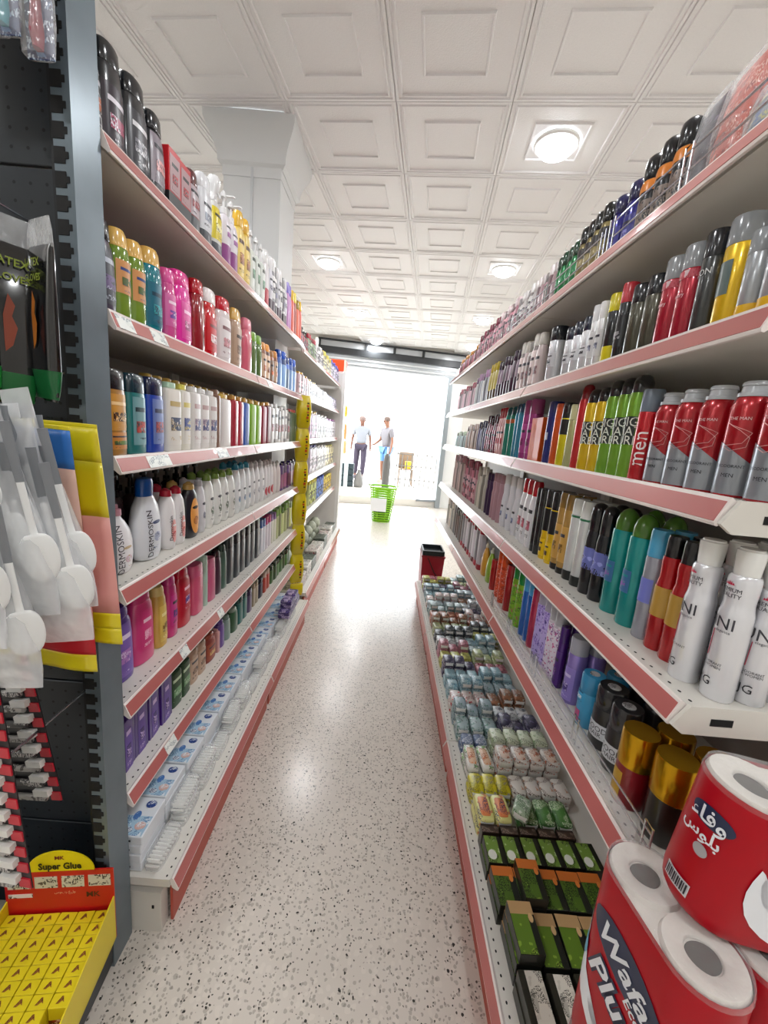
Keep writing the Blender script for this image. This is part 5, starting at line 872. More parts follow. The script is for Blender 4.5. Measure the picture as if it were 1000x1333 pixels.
# pink wipes pack at the near end of the deck
def pillow(name, W, H, T, m, parent=None, seg=24, n=5, loc=None, rot=None, sag=0.):
    g = MB(); g.rings([(-T / 2, H * .9, W * .9), (-T * .35, H * .97, W * .97), (0, H, W), (T * .35, H * .97, W * .97), (T / 2, H * .8, W * .8)], seg, n)
    o = link(name, g.mesh(name, m, 60), parent, loc)
    if rot: o.rotation_euler = rot
    return o
o = pillow('wipes_pack', .12, .17, .06, PM('#c03070', '#e07aa0', '#e8d0dc'), loc=(.53, .49, .2)); o.location = (.60, .5, .03)
tag(o, 'pink film pack on the floor below the toilet paper', 'pack', 'loose packs')
# ------------------------------------------------------------------ left bottom deck: cotton bud boxes and clear packs
XL0 = -.508
def bud_box(name='cotton_box'):
    o = link(name, MB().rbox(-.05, .05, -.064, .064, 0, .0285, .002).mesh(name, M('#dfe4ea', .35), 0))
    link('blue_patch', MB().box(-.046, .046, -.06, .0, .0285, .029).mesh('blue_patch', PM('#a8c8de', '#dfe8f0', '#5a80b0'), 0), o)
    for (x, y, r1, r2, c) in ((.02, .04, .03, .026, '#2c4688'), (.0, -.045, .024, .018, '#2f3f7a'), (.026, -.03, .03, .026, '#d8b0a8'), (.0, .0, .02, .03, '#4a78b8')):
        link('oval_print', MB().rings([(.029, r2, r1), (.0296, r2, r1)], 18, c=(x, y)).mesh('oval_print', PM(c, '#c8d4e4', '#e8eef4', 1.6), 0), o)
        link('side_bar', MB().box(x - .012 + .015, x + .018, -.0648, -.064, .011, .017).mesh('side_bar', M('#33353c'), 0), o) if r1 == .02 else None
    return o
def clear_pack(name='cotton_bud_pack', L_=.13, W=.055, H=.045):
    o = link(name, MB().rings([(0, L_ * .94, W * .9), (H * .3, L_, W), (H * .8, L_ * .98, W * .95), (H, L_ * .9, W * .7)], 20, 5).mesh(name, FILM, 60))
    g = MB()
    for k in range(10):
        y = -L_ * .42 + L_ * .84 * k / 9
        g.tube([(-W * .36, y, H * .25), (W * .36, y, H * .25)], .0035, 5); g.tube([(-W * .33, y + .004, H * .62), (W * .33, y + .004, H * .62)], .0035, 5)
    link('cotton_buds', g.mesh('cotton_buds', M('#eeeeea', .6), 60), o)['kind'] = 'stuff'
    return o
bb = bud_box(); tree = kids(bb); first = True
for i in range(14):
    y = 1.02 + .134 * i
    for l in range(4 if i < 9 else 3):
        o = bb if first else copy_tree(bb, tree=tree); first = False
        o.location = (XL0 - .145 + random.uniform(-.003, .003) + .002 * l, y + random.uniform(-.002, .002), ZB + l * .0297)
        if i > 7: o.location.x -= .0
        tag(o, clean_words(f"white and blue cotton box, {['bottom', 'second', 'third', 'topmost'][l]} of stack, {ORD[i]} stack on left bottom deck"), 'box', 'cotton boxes on the left bottom deck')
cp = clear_pack(); tree = kids(cp); first = True
for i in range(13):
    for l in range(2 if i % 3 else 1):
        o = cp if first else copy_tree(cp, tree=tree); first = False
        o.location = (XL0 - .062, 1.02 + .136 * i, ZB + l * .047); o.rotation_euler = (0, 0, math.radians(random.uniform(-3, 3)))
        tag(o, clean_words(f"clear pack of white cotton buds, {'upper' if l else 'lower'}, {ORD[i]} stack on left bottom deck"), 'pack', 'clear cotton bud packs')
wp = link('tissue_pack', MB().rings([(0, .1, .09), (.01, .12, .1), (.07, .12, .1), (.085, .1, .085)], 20, 5).mesh('tissue_pack', PM('#e8eaec', '#c8d4dc', '#8a98a8'), 60)); first = True
link('green_leaf_print', MB().box(.0495, .051, .01, .04, .02, .05).mesh('green_leaf_print', M('#86ac5a'), 0), wp); tree = kids(wp)
for i in range(5):
    for l in range(2):
        o = wp if first else copy_tree(wp, tree=tree); first = False
        o.location = (XL0 - .065 + .004 * l, 2.5 - 1.0 + 1.27 + .0 * i + (i - 4) * .0 + (-.0) , ZB); o.location.y = 1.95 + .0 + i * .0
        o.location = (XL0 - .262 + .004 * l, 2.92 - i * .125 - .07, ZB + l * .087) if i > 2 else (XL0 - .262 + .004 * l, 2.9 - i * .125, ZB + l * .087)
        tag(o, f"white tissue pack, {'upper' if l else 'lower'} row, {['farthest', 'second farthest', 'third farthest', 'fourth farthest', 'fifth farthest'][i]}, left bottom deck", 'pack', 'white tissue packs')
pp = link('purple_pack', MB().rbox(-.035, .035, -.05, .05, 0, .05, .004).mesh('purple_pack', PM('#3c2a66', '#6a54a0', '#d8c8e8'), 0)); first = True
for i in range(5):
    o = pp if first else copy_tree(pp, tree=[]); first = False
    o.location = (XL0 - .05, 2.45 + i * .1 * 1.04 if i < 3 else 2.5 + (i - 3) * .11, ZB + (.094 if i < 3 else .144 + .0)); 
    if i < 3: o.location.z = ZB + .0955
    tag(o, f"small purple pack {['nearest', 'middle', 'farthest', 'stacked near', 'stacked far'][i]} on top of clear packs, left bottom deck", 'pack', 'small purple packs')
# far left deck: trays of goods
for i in range(9):
    y = 3.2 + i * .24; col = [('#cfc8c0', '#a04a50', 'pale tray of red print packs'), ('#d8d4cc', '#8a9078', 'cream carton'), ('#50584c', '#a8b09a', 'dark green carton')][i % 3]
    o = link('stacked_carton', MB().rbox(-.06, .06, -.11, .11, 0, .1 + .02 * (i % 2), .004).mesh('stacked_carton', PM(col[0], col[1]), 0), loc=(-.66 + .11 - .09 - .01, y, ZB)); 
    tag(o, f"{col[2]}, {ORD[i]}, far left bottom deck", 'carton', 'cartons on the far left deck')
    for l in range(2):
        o = link('garlic_net', MB().rings([(0, .12, .1), (.03, .16, .13), (.07, .15, .12), (.11, .08, .06)], 14).mesh('garlic_net', noise_mat('mottled_pack', '#8c937c', '#c8ccba', 60, .5, bump=.6), 60), loc=(-.66 + .11 - .25, 3.2 + i * .24 + .0, ZB + .112 * l)) if i < 8 else None
        if o and i < 8: tag(o, f"mottled green bag, {'upper' if l else 'lower'}, {ORD[i]}, far left bottom deck", 'bag', 'mottled bags on the far left deck')

# ------------------------------------------------------------------ yellow pillow packs hanging in a strip at the end of the second bay
yel = M('#dcc60a', .3, coat=.3)
zs_ = [1.70, 1.47, 1.235, .995, .76, .53, .30]
for i in range(6):
    z1, z0 = zs_[i], zs_[i + 1]; h = z1 - z0
    o = link('yellow_snack_pack', MB().rings([(0, .085, .005), (.007, .085, .007), (.03, .10, .045), (h * .5, .112, .07), (h - .035, .10, .045), (h - .01, .085, .007), (h - .002, .085, .005)], 22, 2.6).mesh('yellow_snack_pack', yel, 60), loc=(-.612, 2.995, z0), rz=math.radians(-62))
    vs, fs = text_geo(['MAXON', 'SNACK', 'MAXON', 'SNACK', 'MAXON', 'SNACK'][i] if False else 'ا'[:0] or 'III', .03)
    g = MB()
    for q in range(7):
        zz = h * (.2 + .09 * q); g.box(.026, .0355 - .007 * abs(q - 3) / 3, .018 - .004 * (q % 2), .03, zz, zz + .008 + .004 * ((q * 5) % 3), q % 2)
    link('printed_glyphs', g.mesh('printed_glyphs', [M('#2c2818'), M('#c8401c')], 0), o)
    tag(o, f"yellow hanging pack with black and red print, {['topmost', 'second from top', 'third from top', 'third from bottom', 'second from bottom', 'lowest'][i]} of the strip", 'pack', 'yellow packs hanging in a strip')
o = link('yellow_snack_pack', MB().rings([(0, .09, .01), (.03, .10, .04), (.09, .1, .03), (.1, .09, .006)], 16, 2.6).mesh('yellow_snack_pack', yel, 60), loc=(-.605, 2.995, .196), rz=math.radians(-62)); tag(o, 'short yellow pack resting on the deck under the strip', 'pack', 'yellow packs hanging in a strip')

# ------------------------------------------------------------------ dark end unit facing the camera, with its post
t = empty('dark_shelving_unit', (-1.1, .7, 0)); tag(t, 'dark blue grey steel end unit with slotted post and perforated back', 'shelving')
P = lambda o: under(o, t)
po = P(MB().box(-.655, -.62, .858, .936, 0, 2.9).build('post', POST_STEEL, smooth=0))
g = MB(); z = .12
while z < 2.88: g.box(-.6545, -.634, .8565, .859, z, z + .027); g.box(-.634, -.628, .8565, .859, z + .008, z + .019); z += .04
o = g.build('slots', HOLE, smooth=0); o.parent = po; o['kind'] = 'stuff'
P(MB().box(-.668, -.655, .868, .93, 0, 2.9).build('inner_channel', M('#0c1014', .5, .3), smooth=0))
zz = [.14, .42, .83, 1.17, 1.55, 1.93, 2.3, 2.68]
for a, b in zip(zz, zz[1:]):
    pn = P(MB().rbox(-1.6, -.668, .895, .905, a + .002, b - .002, .0015).build('back_panel', DARK_STEEL, smooth=0))
    g = MB(); hz = a + .03
    while hz < b - .02:
        hx = -.70
        while hx > -1.2:
            g.add([(hx + .0035 * math.cos(q * math.pi / 3), .8945, hz + .0035 * math.sin(q * math.pi / 3)) for q in range(6)], [(0, 1, 2, 3, 4, 5)]); hx -= .032
        hz += .032
    o = g.build('perforations', M('#05070a', .8), smooth=0); o.parent = pn; o['kind'] = 'stuff'
P(MB().extr([(-1.6, .45), (-.62, .45), (-.605, .60), (-.622, .856), (-1.6, .856)], .02, .118).build('base_deck', DARK_STEEL, smooth=0))
P(MB().rbox(-1.6, -.64, .46, .86, .118, .124, .002).build('deck_plate', DARK_STEEL, smooth=0))
P(MB().tube([(-.64, .9, .0), (-.64, .9, .02)], .02, 10).build('foot', M('#0b0d10', .6)))
chrome = M('#b8bcc2', .2, .9)
def hook(x, z, y0, label):
    o = MB().tube([(0, 0, 0), (0, y0 - .89, 0), (0, y0 - .9, .012)], .0028, 8).build('display_hook', chrome, loc=(x, .893, z)); tag(o, label, 'hook', 'hooks on the dark end unit'); return o
# glove packs
def glove_pack(desc, x, y, z1, W, H, green, lit, tilt, rz):
    t = empty('glove_pack', (x, y, z1 - H)); t.rotation_euler = (0, math.radians(tilt), math.radians(rz)); tag(t, desc, 'pack', 'black glove packs on the dark end unit')
    g = MB().rings([(0, W * .9, .004), (.01, W, .01), (.06, W, .026), (H * .5, W * .96, .022), (H * .82, W * .98, .014), (H * .86, W, .005)], 20, 3.4); o = link('pouch', g.mesh('pouch', M('#0e0f12', .18, coat=.6), 60), t, rz=math.pi / 2)
    o = link('green_base', MB().rings([(.004, W * .98, .009), (.03, W * 1.02, .02), (.055, W * 1.02, .0275)], 20, 3.4, cap0=False, cap1=False).mesh('green_base', M(green, .3), 60), t, rz=math.pi / 2)
    link('clear_header', MB().rings([(H * .84, W * 1.04, .006), (H * .93, W * .95, .006), (H * 1.0, W * .8, .003)], 16, 4).mesh('clear_header', FILM, 60), t, rz=math.pi / 2)
    g = MB()
    for q, (s_, zf, sz, c) in enumerate((('LATEX', .76, .0125, 0), ('GLOVES', .68, .0115, 0))): flat_text(g, s_, sz, (0, -.0135, zf * H), (1, 0, 0), (0, 0, 1), .02, c)
    link('lettering', g.mesh('lettering', [M('#7f8f1c'), M('#b8bcc0')], 0), t)
    g = MB()
    pts = [(-.004, 0), (.006, .02), (.012, .07), (.004, .1), (.008, .13), (-.002, .16), (-.008, .1), (-.006, .04)]
    g.add([(a - .0, -.0142, .09 + b * .62) for a, b in pts], [tuple(range(8))]); link('hand_print', g.mesh('hand_print', M(lit, .3), 0), t)
    return t
glove_pack('black glove pack with orange hand print, nearest the slotted post', -.652, .80, 1.80, .095, .31, '#145c30', '#a8621c', 3, -30)
glove_pack('black glove pack seen edge on behind the leftmost ones', -.705, .775, 1.80, .08, .32, '#176a34', '#8a3a20', 4, 48)
glove_pack('black glove pack with green base at the left frame edge', -.745, .74, 1.82, .1, .33, '#1f7c30', '#70802c', 2, 20)
hook(-.70, 1.815, .70, 'chrome hook carrying the black glove packs')
hook(-.72, 1.455, .64, 'chrome hook carrying the bag of plastic spoons')
hook(-.70, 2.31, .74, 'chrome hook carrying the brush packs above the frame')
hook(-.66, .83, .60, 'bare wire hook above the glue display')
# blister packs on the upper shelf
for i in range(6):
    x = -.618 - i * .036; t = empty('brush_pack', (x, .79 - .022 * (i % 2), 2.035 + .014 * (i % 3))); c = ['#8c2438', '#2a8a98', '#7a2440', '#2a3a8c', '#982038', '#24707c'][i]
    tag(t, f"clear bag with {['crimson', 'teal', 'maroon', 'blue', 'scarlet', 'sea green'][i]} handled brush hanging at the top of the dark unit", 'pack', 'brush packs at the top of the dark unit')
    link('backing_card', MB().box(-.022, .022, .004, .006, 0, .24).mesh('backing_card', PM('#2c3a66', '#7a98c0', '#c8d8e8'), 0), t)
    link('handle', MB().rings([(.01, .02, .012), (.03, .03, .018), (.07, .02, .012), (.18, .012, .01)], 12).mesh('handle', M(c, .25), 60), t)
    link('clear_bag', MB().rings([(0.001, .022, .046), (.05, .034, .048), (.2, .024, .046), (.25, .004, .044)], 14, 4).mesh('clear_bag', FILM, 60), t)
# yellow printed cards and the clear bags of spoons in front
def quad_card(name, pts, y, cols, th=.002):    # pts: four corners (x,z) bl, br, tr, tl ; cols: list (t0, t1, material)
    bl, br, tr, tl = [Vector((p[0], y if len(p) < 3 else p[2], p[1])) for p in pts]
    g = MB(); N = 14; mats = []
    for k, (t0, t1, m) in enumerate(cols):
        mats.append(m); K = 5
        vs = []
        for a in range(K + 1):
            tt = t0 + (t1 - t0) * a / K; Lp, Rp = bl.lerp(tl, tt), br.lerp(tr, tt)
            for b in range(N + 1):
                p = Lp.lerp(Rp, b / N); p.y += .004 * math.sin(b * .9 + tt * 4); vs.append(p)
        g.add(vs, [(a * (N + 1) + b, a * (N + 1) + b + 1, (a + 1) * (N + 1) + b + 1, (a + 1) * (N + 1) + b) for a in range(K) for b in range(N)], k)
    me = g.mesh(name, mats, 60); o = link(name, me); sm = o.modifiers.new('thickness', 'SOLIDIFY'); sm.thickness = th; return o
ylw = noise_mat('yellow_card', '#e0d018', '#cfbd12', 12, .35, coat=.3); pnk = noise_mat('pink_orange_print', '#e8a890', '#d8909a', 7, .4); blu = noise_mat('blue_print', '#2a62b8', '#3c86cc', 9, .35)
for k, (dx, dy, dz, lb) in enumerate(((-.01, 0, 0, 'front yellow and pink card behind the bags of spoons'), (.014, .035, .03, 'rear yellow and pink card jutting out past the post'))):
    o = quad_card('printed_card', [(-.82 + dx, .985 + dz * 1.6), (-.52 + dx * 1.2, .975 + dz * 1.4), (-.548 + dx, 1.448 + dz * .2), (-.82 + dx, 1.45 + dz * .2)], .75 + dy - .02,
        [(0, .075, ylw), (.075, .15, M('#b81424', .4)) if k == 0 else (.075, .15, ylw), (.15, .6, pnk), (.6, .84, ylw if k else noise_mat('rose', '#e0b0a8', '#e8c8b0', 6, .4)), (.84, .985, blu if k == 0 else ylw), (.985, 1, ylw)])
    tag(o, lb, 'card', 'yellow cards on the dark end unit')
    g = MB(); 
    for q in range(6):
        x = -.80 + q * .045 + dx; g.rings([(0, .046, .003), (.0006, .046, .003)], 12, c=(0, 0))
BAGFILM = film_mat('bag_film', '#f4f6f8', .34, .12, .9, 26)
white_pl = M('#e8eaea', .3, spec=.6)
def spoon():
    g = MB()
    g.rings([(.084 * (1 - math.cos(math.pi * q / 12)) / 2, .003 + .046 * math.sin(math.pi * q / 12) ** .8 + .008 * q / 12, .003 + .006 * math.sin(math.pi * q / 12)) for q in range(13)] + [(.1, .010, .0035), (.2, .01, .003), (.26, .013, .003)], 18, 2.1)
    return g.mesh('plastic_spoon', white_pl, 60)
sp_me = spoon(); hd = MB().rings([(.17, .0115, .0036), (.262, .0145, .0036)], 10, 2.2).mesh('handle_end', M('#7c8086', .35), 60)
bags = [(-.60, .69, 1.12, -7, .12), (-.64, .665, 1.13, -3, .12), (-.68, .64, 1.10, 2, .12), (-.60, .62, 1.04, -5, .10), (-.562, .70, 1.15, -11, .10), (-.66, .60, 1.07, 0, .12), (-.548, .675, 1.10, -9, .09), (-.585, .645, 1.16, -8, .1), (-.62, .585, 1.13, -4, .1)]
n_s = 0
for k, (x, y, z, tl, W) in enumerate(bags):
    z += .03; t = empty('spoon_bag', (x, y, z)); t.rotation_euler = (0, math.radians(tl), 0)
    tag(t, f"clear bag of white plastic spoons, {['right of centre, in the middle layer', 'left of centre, in the middle layer', 'large one at left', 'lowest hanging and nearest', 'rightmost with bowls near the post', 'at the left frame edge', 'low on the right over the yellow card', 'high on the right', 'frontmost on the left'][k]}", 'bag', 'bags of plastic spoons')
    link('clear_bag', MB().rings([(-.06, W, .006), (-.03, W * 1.02, .03), (.06, W, .05), (.16, W * .7, .04), (.27, W * .45, .02), (.33, W * .5, .004)], 20, 3).mesh('clear_bag', BAGFILM, 60), t, rz=math.pi / 2)
    for q in range(5):
        o = link('plastic_spoon', sp_me, t, ((q - 2) * W * .19, .008 * ((q * 7) % 3 - 1), .012 * ((q * 5) % 4) - .0)); o.rotation_euler = (math.radians((q % 3 - 1) * 5), math.radians((q - 2) * -5), math.pi / 2 + math.radians(16 * (q - 2)))
        link('handle_end', hd, o)
# blister strips at the lower left
for k, (x, y, z0, rows, lean) in enumerate(((-.672, .62, .60, 12, -4), (-.70, .735, .66, 11, -10))):
    t = empty('blister_strip', (x, y, z0)); t.rotation_euler = (0, math.radians(lean), math.radians(-8))
    tag(t, ['nearer hanging card strip of small black and white blister items', 'rear hanging card strip of small items, shorter and darker'][k], 'card', 'hanging blister strips')
    H = rows * .034
    link('strip_card', MB().box(-.095, .09, .0, .0015, 0, H).mesh('strip_card', M('#15151a', .35), 0), t)
    for r_ in range(rows):
        z = r_ * .034 + .003
        b = link('blister', MB().rings([(0, .02, .0)], 4).mesh('b', M('#fff')) if False else MB().rbox(-.09, .06, -.010, 0, z, z + .014, .003).mesh('blister', PM('#3c3a3a', '#8a8a88', '#c8c4c0') if r_ % 2 else PM('#a8a4a0', '#4c4844', '#2c2826'), 30), t)
        link('red_tab', MB().box(.065, .0885, -.0025, .0, z - .001, z + .018).mesh('red_tab', M('#c02434', .35), 0), t)
        link('white_tab', MB().box(.035, .07, -.0115, .0, z + .014, z + .028).mesh('white_tab', M('#dddbd6', .35), 0), t)
# glue display
t = empty('glue_display', (-.602, .845, .124)); t.rotation_euler = (0, 0, math.radians(7)); tag(t, 'yellow and red cardboard counter display full of small glue boxes', 'display')
yc = M('#dcc820', .4); rc = M('#c01418', .38)
MB().box(-.252, 0, -.42, 0, 0, .004).build('tray_bottom', yc, t, smooth=0)
for nm, b in (('tray_side', (-.003, 0)), ('tray_side', (-.252, -.249))):
    g = MB(); vs = []
    for x in b: vs += [(x, -.42, 0), (x, 0, 0), (x, 0, .135), (x, -.42, .065)]
    g.add(vs, [(0, 1, 2, 3), (7, 6, 5, 4), (0, 4, 5, 1), (1, 5, 6, 2), (2, 6, 7, 3), (3, 7, 4, 0)]); g.build(nm, yc, t, smooth=0)
MB().box(-.252, 0, -.423, -.42, 0, .05).build('tray_front', yc, t, smooth=0)
hb = MB().box(-.252, 0, .0, .003, 0, .222).build('header_board', rc, t, smooth=0)
g = MB(); pts = [(-.122 + .078 * math.cos(a), .221 + .06 * math.sin(a)) for a in [math.pi * k / 20 for k in range(21)]]
vs = [(x, .0, z) for x, z in pts] + [(x, .003, z) for x, z in pts]; g.add(vs, [tuple(range(21))[::-1], tuple(range(21, 42))] + [(i, i + 1, i + 22, i + 21) for i in range(20)])
ar = g.build('yellow_arch', M('#e0cc10', .35), t, smooth=0)
g = MB(); flat_text(g, 'Super Glue', .0185, (-.122, -.0015, .2385), (1, 0, 0), (0, 0, 1), .035, 0, .82); flat_text(g, 'MK', .011, (-.122, -.0015, .263), (1, 0, 0), (0, 0, 1), .02, 1); g.build('lettering', [M('#15130c', .4), M('#7a2020', .4)], t, smooth=0)
for k in range(4):
    x = -.245 + .062 * k; MB().box(x, x + .052, -.001, 0, .172, .206).build('picture_panel', PM('#cdc9b8', '#6a5a50', '#33302c', 1.5), t, smooth=0)
MB().box(-.245, -.19, -.001, 0, .145, .156).build('barcode', PM('#e8dcdc', '#d0c8c8', '#33302c'), t, smooth=0)
g = MB(); flat_text(g, 'سوبر غلو', .007, (-.115, -.001, .158), (1, 0, 0), (0, 0, 1), 0, 0); flat_text(g, 'MK', .016, (-.05, -.001, .147), (1, 0, 0), (0, 0, 1), .02, 1); g.build('lettering', [M('#e8c0a0', .4), M('#4a1416', .4)], t, smooth=0)
gb = link('glue_box', MB().rbox(-.0195, .0195, -.0128, .0128, 0, .095, .001).mesh('glue_box', M('#d8c41c', .38), 0))
link('red_front', MB().box(-.0185, .0185, -.0135, -.0128, .004, .062).mesh('red_front', PM('#8c1418', '#5a1012', '#d8b0a0'), 0), gb)
g = MB(); g.add([(-.008, -.006, .0953), (-.001, .007, .0953), (.002, .007, .0953), (.008, -.004, .0953), (.003, -.001, .0953), (-.002, -.006, .0953)], [(0, 5, 4, 3, 2, 1)][::1]); g.f = [f[::-1] for f in g.f]
link('red_mark', g.mesh('red_mark', PM('#8c5a24', '#6a2a1c', '#4a2018', 2), 0), gb); tree = kids(gb)
first = True; RZ7 = math.radians(7); R7 = Matrix.Rotation(RZ7, 3, 'Z'); rows_ = 9
for j in range(rows_):
    for i in range(6):
        if (j, i) in ((7, 0), (8, 0), (8, 2), (8, 4)): continue
        o = gb if first else copy_tree(gb, tree=tree); first = False
        lift = .0 - .0 + max(0, (rows_ - j)) * .0 + .045 - j * .0045
        lx, ly = -.022 - i * .0412, -.018 - j * .0264
        o.location = Vector((-.602, .845, .124)) + R7 @ Vector((lx, ly, 0)) + Vector((0, 0, max(.0045, lift * .0 + .0045))); o.rotation_euler = (0, 0, RZ7 + math.radians(random.uniform(-2, 2)))
        tag(o, f"small yellow glue box, {['back', 'second', 'third', 'fourth', 'fifth', 'sixth', 'seventh', 'eighth', 'ninth', 'tenth', 'eleventh', 'twelfth', 'front'][j]} row of the display, {['rightmost', 'second from right', 'third from right', 'fourth from right', 'fifth from right', 'leftmost'][i]}", 'box', 'glue boxes in the yellow display')

# ------------------------------------------------------------------ toilet paper packs at the right
roll_w = noise_mat('tissue_paper', '#e6e2dc', '#dad5cf', 90, .9, bump=.5); core_m = M('#5a5653', .8)
redf = noise_mat('red_wrap', '#b4021a', '#a00216', 5, .34)
redf.node_tree.nodes['Principled BSDF'].inputs['Specular IOR Level'].default_value = .28
def stadium(L_, r, seg=14):
    p = [(L_ / 2 + r * math.sin(a), -r * math.cos(a)) for a in [math.pi * k / seg for k in range(seg + 1)]]
    return p + [(-x, -y) for x, y in p]
def paper_pack(label, loc, rz, nrolls, H, r=.051, tilt=(0, 0)):
    t = empty('toilet_paper_pack', loc, rz); t.rotation_euler = (tilt[0], tilt[1], rz); tag(t, label, 'pack', 'red toilet paper packs'); span = (nrolls - 1) * 2 * r
    S = stadium(span, r + .002); n = len(S); zs = [(.0, .93), (.008, .98), (.02, 1), (H - .012, 1.0), (H - .004, .985)]
    g = MB(); vs = []
    for z, k in zs: vs += [(x * k, y * k, z) for x, y in S]
    fs = [(i * n + a, i * n + (a + 1) % n, (i + 1) * n + (a + 1) % n, (i + 1) * n + a) for i in range(len(zs) - 1) for a in range(n)] + [tuple(range(n))[::-1]]
    g.add(vs, fs).build('printed_wrap', redf, t, smooth=40)
    MB().extr([(x * .93, y * .93) for x, y in S], H - .02, H - .008).build('tissue_top', roll_w, t, smooth=0)
    for k in range(nrolls):
        x = -span / 2 + k * 2 * r; g = MB(); seg = 28; R = [(r * .985, H - .03), (r * .99, H - .008), (r * .93, H), (r * .46, H - .002), (r * .43, H - .004), (r * .42, H - .0072)]
        vs = [(x + rr * math.cos(2 * math.pi * q / seg), rr * math.sin(2 * math.pi * q / seg), z) for rr, z in R for q in range(seg)]
        g.add(vs, [(i * seg + q, i * seg + (q + 1) % seg, (i + 1) * seg + (q + 1) % seg, (i + 1) * seg + q) for i in range(len(R) - 1) for q in range(seg)], 0)
        o = g.build('toilet_roll', roll_w, t, smooth=50)
        MB().rings([(H - .0078, r * .86, r * .74), (H - .0065, r * .84, r * .7)], 20, c=(x, 0)).build('core', core_m, o)
    g = MB(); S2 = stadium(span, r + .003); vs = []
    for z, k in ((H - .01, 1.0), (H + .001, .98), (H + .004, .9), (H + .004, .0)): vs += [(x * k, y * k, z) for x, y in S2]
    g.add(vs, [(i * n + a, i * n + (a + 1) % n, (i + 1) * n + (a + 1) % n, (i + 1) * n + a) for i in range(3) for a in range(n)]).build('clear_film', TOPFILM, t, smooth=60)
    return t, S
def flat_shape(name, mat, parent, pts, side, d, map_):   # polygon decal on the wrap
    return link(name, MB().add([map_(u, v, d) for u, v in pts], [tuple(range(len(pts)))]).mesh(name, mat, 0), parent)
TOPFILM = film_mat('top_film', '#ffffff', .05, .08, .9, 60)
# lower pack: long side runs away from the aisle edge, printed face towards the aisle
A1 = (.464, .475); H1 = .36
t1, S = paper_pack('red toilet paper pack with two roll ends, lower one nearest the aisle', (A1[0], A1[1], .49), math.radians(-82), 2, H1)
r = .053
# side face for local -y (facing the aisle): x runs left to right for a viewer outside
def face1(u, v, d):    # wraps round the stadium ends; u measured from the middle
    h = .051
    if abs(u) <= h: return (u, -(r + d), v)
    a = (abs(u) - h) / r; return (math.copysign(h + (r + d) * math.sin(a), u), -(r + d) * math.cos(a), v)
def decal(parent, name, mat, pts, f, d=.0012, cuts=1):
    g = MB(); 
    P_ = []
    for a, b in zip(pts, pts[1:] + pts[:1]):
        for q in range(4): P_.append((a[0] + (b[0] - a[0]) * q / 4, a[1] + (b[1] - a[1]) * q / 4))
    cx = sum(p[0] for p in P_) / len(P_); cz = sum(p[1] for p in P_) / len(P_)
    R_ = 6; vs = [f(cx, cz, d)]; n_ = len(P_)
    for k in range(1, R_ + 1): vs += [f(cx + (p[0] - cx) * k / R_, cz + (p[1] - cz) * k / R_, d) for p in P_]
    fs = [(0, 1 + i, 1 + (i + 1) % n_) for i in range(n_)] + [(1 + k * n_ + i, 1 + (k + 1) * n_ + i, 1 + (k + 1) * n_ + (i + 1) % n_, 1 + k * n_ + (i + 1) % n_) for k in range(R_ - 1) for i in range(n_)]
    return link(name, g.add(vs, fs).mesh(name, mat, 60), parent)
def ellipse(cx, cz, a, b, rot=0, n=20):
    return [(cx + a * math.cos(q) * math.cos(rot) - b * math.sin(q) * math.sin(rot), cz + a * math.cos(q) * math.sin(rot) + b * math.sin(q) * math.cos(rot)) for q in [2 * math.pi * k / n for k in range(n)]]
def word(parent, name, s_, size, c, f, mat, d=.002, bold=0., sq=1., shear=0., rot=0.):
    vs, fs = text_geo(s_, bold); P_ = []
    for x, y in vs:
        X, Y = (x * sq + y * shear) * size, y * size
        P_.append(f(c[0] + X * math.cos(rot) - Y * math.sin(rot), c[1] + X * math.sin(rot) + Y * math.cos(rot), d))
    return link(name, MB().add(P_, fs).mesh(name, mat, 0), parent)
navy = M('#1f2a4a', .3); wht = M('#e9ecf2', .3); sky = M('#6ab4d8', .3)
zt = H1
decal(t1, 'navy_oval', navy, ellipse(.0, zt - .105, .075, .036, -.22), face1)
word(t1, 'lettering', 'Wafa', .036, (.0, zt - .106), face1, wht, .0022, .02, .95, .25, -.22)
word(t1, 'lettering', 'Plus', .042, (-.008, zt - .175), face1, navy, .0016, .09, .95, .25, -.2)
word(t1, 'lettering', 'Plus', .042, (-.008, zt - .175), face1, wht, .0026, .02, .95, .25, -.2)
word(t1, 'lettering', 'Eco', .017, (.028, zt - .143), face1, wht, .0026, .02, .9, .2, -.2)
decal(t1, 'yellow_tag', M('#e0b818', .3), [(.03, zt - .225), (.085, zt - .24), (.085, zt - .17), (.03, zt - .165)], face1)
word(t1, 'lettering', '10', .036, (.06, zt - .205), face1, M('#b8281c', .3), .0022, .03, 1)
decal(t1, 'white_crescent', wht, [(-.11, zt - .07), (-.1, zt - .12), (-.075, zt - .2), (-.04, zt - .26), (.02, zt - .3), (-.03, zt - .29), (-.08, zt - .25), (-.108, zt - .18)], face1, .001)
decal(t1, 'blue_print', sky, ellipse(-.085, zt - .18, .012, .02), face1, .002)
# support pack under it
t0, S = paper_pack('red toilet paper pack on the floor beneath the lower right pack', (A1[0], A1[1], .0), math.radians(-82), 2, .488)
